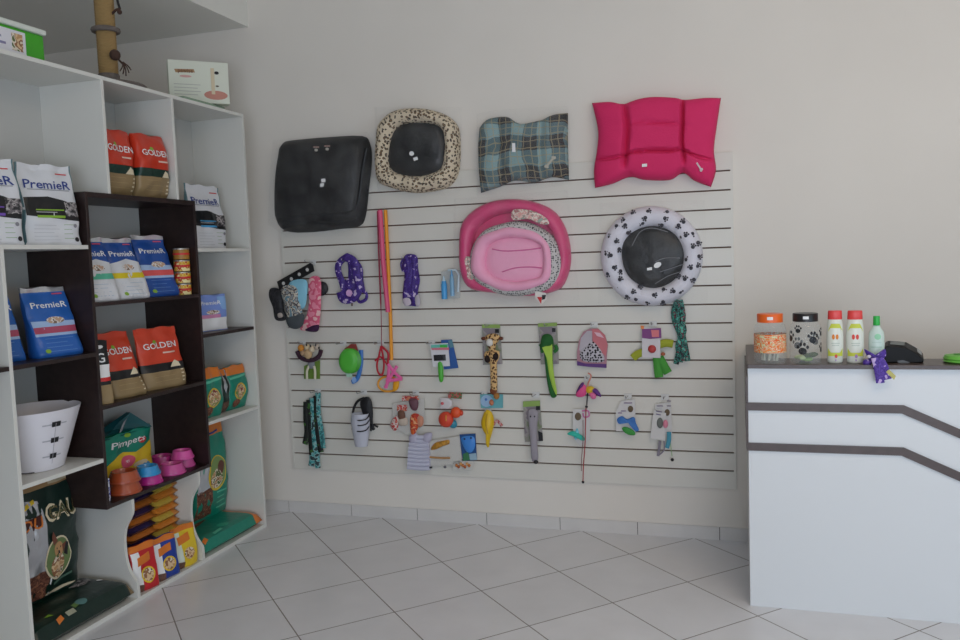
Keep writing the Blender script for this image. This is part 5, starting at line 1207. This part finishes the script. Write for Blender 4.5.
mb = MB(); mb.puff(smoothpoly(WP([(431, 448), (435, 443), (442, 441), (449, 440), (449, 444), (443, 446), (437, 449), (432, 450)], .05), 3), .014, camo('gold_chew', 40, ['#a87828', '#c89030', '#b8683a'])); mb.build('chew', t)
mb = MB(); mb.tube(smoothline(WP([(428, 457), (440, 458), (450, 458)], .055), 4), .006, M('#b88a58', .7)); mb.build('thin_chew', t)
mb = MB(); mb.ell(W(445, 467, .05), (.009, .006, .008), M('#6a6a70', .6)); mb.build('rivet', t)
t = root('toy_card', 'blue toy card with light blue shape at the bottom of the panel', 'blister pack', 468, 434, .05)
mb = MB(); card(mb, [(459.5, 434.5), (475.5, 433.5), (477, 460), (463, 461), (461, 448)], .05, M('#1f4f8a', .45)); mb.slab(WP([(463, 454), (468, 452), (470, 460), (463, 461)], .053), .001, M('#3a7a50', .5)); mb.slab(WP([(469, 454), (476, 453), (477, 460), (470, 460)], .053), .001, M('#9ab8c8', .5)); mb.build('card', t, smooth=False)
mb = MB(); mb.puff(smoothpoly(WP([(461, 438), (467, 436), (474, 437), (475, 446), (472, 452), (467, 452), (463, 446)], .055), 3), .012, M('#3f88d8', .4)); mb.build('blue_toy', t)
for x_, y_ in ((464.5, 439), (471, 438)): mb = MB(); mb.ell(W(x_, y_, .066), (.006, .004, .006), M('#16305a', .5)); mb.build('eye', t)
t = root('treat_beads', 'small orange and brown chews loose in clear wrap under the blue card', 'treats', 463, 464, .05)
for k_ in range(7):
    mb = MB(); mb.ell(W(456.5+2.1*k_, 465.5+1.6*math.sin(k_*2.1), .05), (.009, .007, .010), M(['#c87838', '#a85a30', '#d8a060'][k_ % 3], .6), n=8, k=6); mb.build('chew', t)
mb = MB(); card(mb, [(453, 461), (474, 461), (473, 470), (453, 470)], .045, M('#c8c4bc', .3, alpha=.13)); mb.build('clear_wrap', t, smooth=False)

# ------------------------------------------------------------------ on the counter
ZK = 1.0815
def K(px, py, y): return on_plane(px, py, 1, y)
yk = -.79
GLS = M('#dfe8e8', .06, alpha=.14, spec=.7)
def jar(name, label, x0_, x1_, ytop, yneck, lidc, band=None, yy=yk):
    xc = (K(x0_, 350, yy).x+K(x1_, 350, yy).x)/2; r = (K(x1_, 350, yy).x-K(x0_, 350, yy).x)/2*.97
    H = K(770, ytop, yy).z-ZK; hn = K(770, yneck, yy).z-ZK
    t = thing(name, label, 'jar', (xc, yy, ZK)); c_ = (xc, yy, ZK)
    MB().lathe([(0, .001), (r*.95, .001), (r, .008), (r, hn*.82), (r*.93, hn*.90), (r*.76, hn*.97), (r*.76, hn)], c_, GLS, n=36).build('glass_jar', t)
    LM = M(lidc, .35); MB().lathe([(r*.76, hn-.004), (r*.80, hn-.004), (r*.80, H-.002), (r*.78, H), (0, H)], c_, LM, n=32).build('lid', t)
    mb = MB(); mb.sheet(lambda u, v: Vector((xc+r*.806*math.sin(-.25+.45*u), yy-r*.806*math.cos(-.25+.45*u), ZK+hn+(H-hn)*(.25+.4*v))), 4, 1, T_WHITE); mb.build('lid_sticker', t)
    return t, xc, yy, r, hn
t, xc, yy, r, hn = jar('treat_jar', 'glass treat jar with orange lid and orange printed band on the counter', 753.5, 787, 313.5, 321, '#f06a24')
BAND = camo('orange_bone_print', 60, ['#ee7a2a', '#f0d8b8', '#ea6420', '#d8dcb0', '#f0863a'])
MB().lathe([(r*1.004, hn*.26), (r*1.004, hn*.70)], (xc, yy, ZK), BAND, n=36).build('printed_band', t)
random.seed(3)
for k_ in range(14):
    a_ = random.random()*6.28; q_ = r*.75*random.random()**.5; lean_ = Vector((random.uniform(-.02, .02), random.uniform(-.015, .015), .045))
    b0_ = Vector((xc+q_*.8*math.cos(a_), yy+q_*.8*math.sin(a_), ZK+.012))
    mb = MB(); mb.tube([b0_, b0_+lean_], .006, M(['#d8d4c4', '#c8c8b4', '#3a3a30'][k_ % 3 if k_ % 5 else 0], .6), n=7); o_ = mb.build('bone_treat', world=tuple(b0_))
    tag(o_, 'white stick treat standing in the bottom of the orange lidded jar', 'treat', 'stick treats in the orange lidded jar')
t, xc, yy, r, hn = jar('treat_jar', 'glass treat jar with black lid and black paw prints on the counter', 789, 822, 313.5, 320.5, '#1e1c1e')
def pawp(mb, s_, v, sz):
    fn = lambda dx, dz: Vector((xc+r*1.006*math.sin(s_+dx/r), yy-r*1.006*math.cos(s_+dx/r), ZK+v*hn+dz))
    mb.decal([(a*sz, b*sz) for a, b in ellipse(0, -.2, .55, .48, 14)], fn, T_DARK, L=.02)
    for ox, oz in ((-.62, .35), (-.22, .75), (.25, .75), (.65, .35)): mb.decal([(a*sz, b*sz) for a, b in ellipse(ox, oz, .19, .26, 10)], fn, T_DARK, L=.02)
mb = MB()
for s_, v, sz in ((.42, .60, .030), (-.25, .34, .031), (-1.2, .62, .028), (1.25, .35, .026), (1.2, .72, .022), (2.4, .5, .03), (3.6, .4, .03), (-.55, .80, .02)): pawp(mb, s_, v, sz)
mb.build('paw_prints', t, smooth=False)
for k_ in range(9):
    a_ = k_*2.4; q_ = r*.55*((k_+.5)/9)**.5; p_ = Vector((xc+q_*math.cos(a_), yy+q_*math.sin(a_), ZK+.014+.010*(k_ % 3)))
    mb = MB(); mb.ell(p_, (.022, .014, .010), M(['#9fc070', '#c8d8a0', '#4a5a34'][k_ % 3], .6), Matrix.Rotation(a_, 3, 'Z'), n=10, k=6)
    tag(mb.build('green_treat', world=tuple(p_)), 'green chew treat lying in the bottom of the black lidded jar', 'treat', 'green chews in the black lidded jar')
def bottle(label, x0_, x1_, ytop, ycap, capc, mk, group=None, yy=yk, flat=.62):
    xc = (K(x0_, 345, yy).x+K(x1_, 345, yy).x)/2; r = (K(x1_, 345, yy).x-K(x0_, 345, yy).x)/2
    H = K((x0_+x1_)/2, ytop, yy).z-ZK; hc = K((x0_+x1_)/2, ycap, yy).z-ZK
    t = thing('shampoo_bottle', label, 'bottle', (xc, yy, ZK), 0, group); BM = M('#e4e8dc', .3)
    pr_ = [(0, .001), (r*.82, .001), (r*.92, .006), (r, hc*.35), (r, hc*.65), (r*.88, hc*.92), (r*.80, hc)]
    if mk == 'g': pr_ = [(0, .001), (r*.95, .001), (r, .006), (r, hc*.68), (r*.9, hc*.82), (r*.55, hc*.93), (r*.42, hc)]
    MB().lathe(pr_, (xc, yy, ZK), BM if mk != 'g' else M('#cfe2d8', .3), n=28, sy=flat).build('bottle_body', t)
    kr = r*.86 if mk != 'g' else r*.44
    MB().lathe([(kr*.96, hc-.001), (kr, hc+.001), (kr*.96, H-.004), (kr*.9, H), (0, H)], (xc, yy, ZK), M(capc, .35), n=24, sy=flat if mk != 'g' else 1).build('cap', t)
    def rad(z):
        for (r0, z0), (r1, z1) in zip(pr_[1:], pr_[2:]):
            if z0 <= z <= z1: return r0+(r1-r0)*(z-z0)/max(1e-6, z1-z0)
        return pr_[-1][0]
    def fn(a, b, o=.001):
        R_ = rad(b*hc)+o; an = a*1.4; return Vector((xc+R_*math.sin(an), yy-R_*flat*math.cos(an), ZK+b*hc))
    F1 = lambda a, b: fn(a, b); F2 = lambda a, b: fn(a, b, .002); mb = MB()
    if mk != 'g':
        LG = M('#cfd84a', .5)
        mb.decal([(-.75, .72), (-.4, .90), (.4, .90), (.75, .72), (.45, .80), (-.45, .80)], F1, LG); mb.decal([(-.75, .16), (.75, .16), (.7, .34), (.4, .24), (-.4, .24), (-.7, .34)], F1, LG)
        oc = M('#e8882c' if mk == 'o' else '#e0483c', .5)
        mb.decal(ellipse(-.17, .60, .12, .06, 12), F2, oc); mb.decal(ellipse(.13, .60, .12, .06, 12), F2, oc)
        mb.decal(rect(-.35, .45, .35, .46), F2, M('#a8b8a8')); mb.decal(rect(-.3, .40, .3, .41), F2, M('#a8b8a8'))
        mb.decal(ellipse(.05, .16, .12, .045, 10), F2, M('#e0483c' if mk == 'o' else '#b08ac8', .5)); mb.decal(rect(-.02, .05, .08, .09), F2, M('#b08ac8', .5))
    else:
        mb.decal(ellipse(.05, .70, .3, .08, 14), F1, M('#9ad8b0', .5)); mb.decal(rect(-.6, .42, .5, .435), F1, M('#8ab8a0', .5)); mb.decal(rect(-.5, .55, .4, .56), F1, M('#a8c8b8', .5))
    mb.build('front_label', t); return t
bottle('white shampoo bottle with red cap and orange figures, next to the jars', 826.5, 843.5, 310.5, 319, '#e84a48', 'o', 'red capped shampoo bottles')
bottle('white shampoo bottle with red cap and red figures, in the middle of the bottles', 846, 864, 310.5, 319, '#e84a48', 'r', 'red capped shampoo bottles')
bottle('pale green bottle with green cap wearing the purple bandana', 868.5, 884.5, 316, 325, '#2fb84a', 'g')
# bandana over counter edge
BP = camo('purple_bandana_print', 45, ['#4a2f90', '#5a3aa4', '#452a88', '#5f40a8', '#c8b0e0'])
t = thing('purple_bow', 'purple printed bow tied round the bottle and hanging over the counter edge', 'bow', K(876, 356, -.885))
yf = -.845; 
mb = MB(); mb.puff(smoothpoly([K(x, y, yf) for x, y in ((864, 349), (869, 352), (876, 356), (880, 352), (885, 349), (886, 356), (880, 361), (873, 362), (868, 358))], 3), .018, BP, rings=4); mb.build('knot', t)
mb = MB(); mb.puff(smoothpoly([K(x, y, yf) for x, y in ((863, 361), (868, 359), (873, 361), (869, 366), (864, 367))], 3), .012, BP, rings=4); mb.build('loop', t)
for pts in ([(874, 358), (877, 370), (879, 383)], [(877, 358), (881, 368), (884, 380)], [(880, 358), (885, 366), (889, 379)], [(875.5, 358), (880, 374), (882, 383)]):
    mb = MB(); mb.tube(smoothline([K(x, y, yf-.035) for x, y in pts], 5), .011, BP, n=8, flat=.3); mb.build('ribbon_tail', t)
mb = MB(); mb.slab([K(x, y, yf-.04) for x, y in ((886, 372), (889, 369.5), (896, 376), (894, 380))], .003, M('#c0b868', .5)); mb.build('paper_tag', t, smooth=False)
mb = MB(); mb.ell(K(869, 356.5, yf-.02), (.008, .006, .007), M('#d8d0dc', .6)); mb.build('white_print', t)
# card reader
t = thing('card_reader', 'black card payment terminal lying on the counter', 'card reader', K(904, 363, -.76)); KB = M('#08090a', .5, spec=.25)
ya_, yb_ = -.80, -.70
prof = [(884, 363.5), (884.5, 347.5), (888, 346), (898, 346.5), (906, 347.5), (916, 353), (923, 358.5), (924, 362), (919, 364.5), (911, 364), (898, 362.5), (893, 363.5)]
P3 = [K(x, y, ya_) for x, y in prof]
for q_ in P3: q_.z = max(q_.z, ZK+.0005)
n = len(P3); back = [v+Vector((.018, yb_-ya_, -.004 + .016 if v.z > ZK+.012 else 0)) for v in P3]
mb = MB(); mb.add(P3+back, [list(range(n)), list(range(n, 2*n))[::-1]]+[(i, i+n, (i+1) % n+n, (i+1) % n) for i in range(n)], KB); mb.build('reader_body', t, smooth=False, bevel=.004)
def topq(i0, f0, i1, f1, d0, d1, off=.0012):
    a_ = P3[i0].lerp(P3[i0+1], f0); b_ = P3[i1].lerp(P3[i1+1], f1); nrm = (b_-a_).cross(Vector((0, 1, 0))).normalized()
    if nrm.z < 0: nrm = -nrm
    f_ = lambda q, d: q+Vector((.18*d, d, .12*d))+nrm*off
    return [f_(a_, d0), f_(b_, d0), f_(b_, d1), f_(a_, d1)]
mb = MB(); mb.add(topq(2, .2, 3, .8, .02, .085, .003), [(0, 1, 2, 3)], M('#3a4a4c', .15)); mb.build('screen', t, smooth=False)
mb = MB(); mb.add(topq(5, .1, 5, .75, .02, .09, .003), [(0, 1, 2, 3)], M('#8a8e90', .3)); mb.build('keypad', t, smooth=False)
mb = MB(); mb.slab([v+Vector((0, -.001, 0)) for v in [K(897, 361, ya_), K(903, 360, ya_), K(910, 362.5, ya_), K(909, 364, ya_), K(899, 363.5, ya_)]], .001, M('#5a5c60', .4)); mb.build('side_grip', t, smooth=False)
# green thing at the right
t = thing('green_tape_roll', 'small bright green ribbed object at the right end of the counter', 'tape roll', K(960, 364, -.77))
c_ = K(960, 364, -.77); c_.z = ZK
mb = MB(); mb.lathe([(0, .001), (.056, .001), (.062, .006), (.058, .012), (.062, .018), (.058, .024), (.056, .030), (.030, .033), (0, .033)], c_, M('#6ec04a', .45), n=28); mb.build('roll_body', t)
mb = MB(); mb.lathe([(.024, .0335), (.024, .036), (0, .036)], c_, M('#4a9a34', .45), n=20); mb.build('cap', t)

# ------------------------------------------------------------------ sub-parts go under the part they sit on
SUB = {'lid_sticker': ['lid'], 'printed_band': ['glass_jar'], 'paw_prints': ['bolster', 'glass_jar'], 'screen': ['reader_body'], 'keypad': ['reader_body'], 'side_grip': ['reader_body'],
       'paper_label': ['tray_body'], 'printed_face': ['carton_body'], 'floral_patch': ['bolster'], 'bone_patch': ['cushion'], 'care_tag': ['cushion'], 'price_label': ['cushion'],
       'film_crease': ['cushion'], 'paw_print': ['cushion'], 'folded_edge': ['cushion'], 'toe': ['knit_body'], 'cuff': ['knit_body'], 'eye': ['body', 'blue_toy'], 'header_print': ['card'],
       'muzzle': ['head'], 'ear': ['head'], 'belly': ['body'], 'hook_rod': ['hook_plate'], 'label_band': ['can'], 'front_label': ['bottle_body'], 'snap_tab': ['cone'], 'seam': ['cone', 'body'],
       'rim_band': ['cone'], 'hole': ['bar'], 'white_buckle': ['folded_straps'], 'brown_mouse': ['card'], 'printed_lines': ['card'], 'thin_strap': ['cup'], 'paper_tag': ['ribbon_tail']}
for rt in [o for o in list(bpy.data.objects) if o.type == 'EMPTY' and o.parent is None]:
    kids = list(rt.children)
    for k in kids:
        base = k.name.split('.')[0]
        for want in SUB.get(base, []):
            host = next((q for q in kids if q.name.split('.')[0] == want), None)
            if host is not None and host is not k: k.parent = host; break
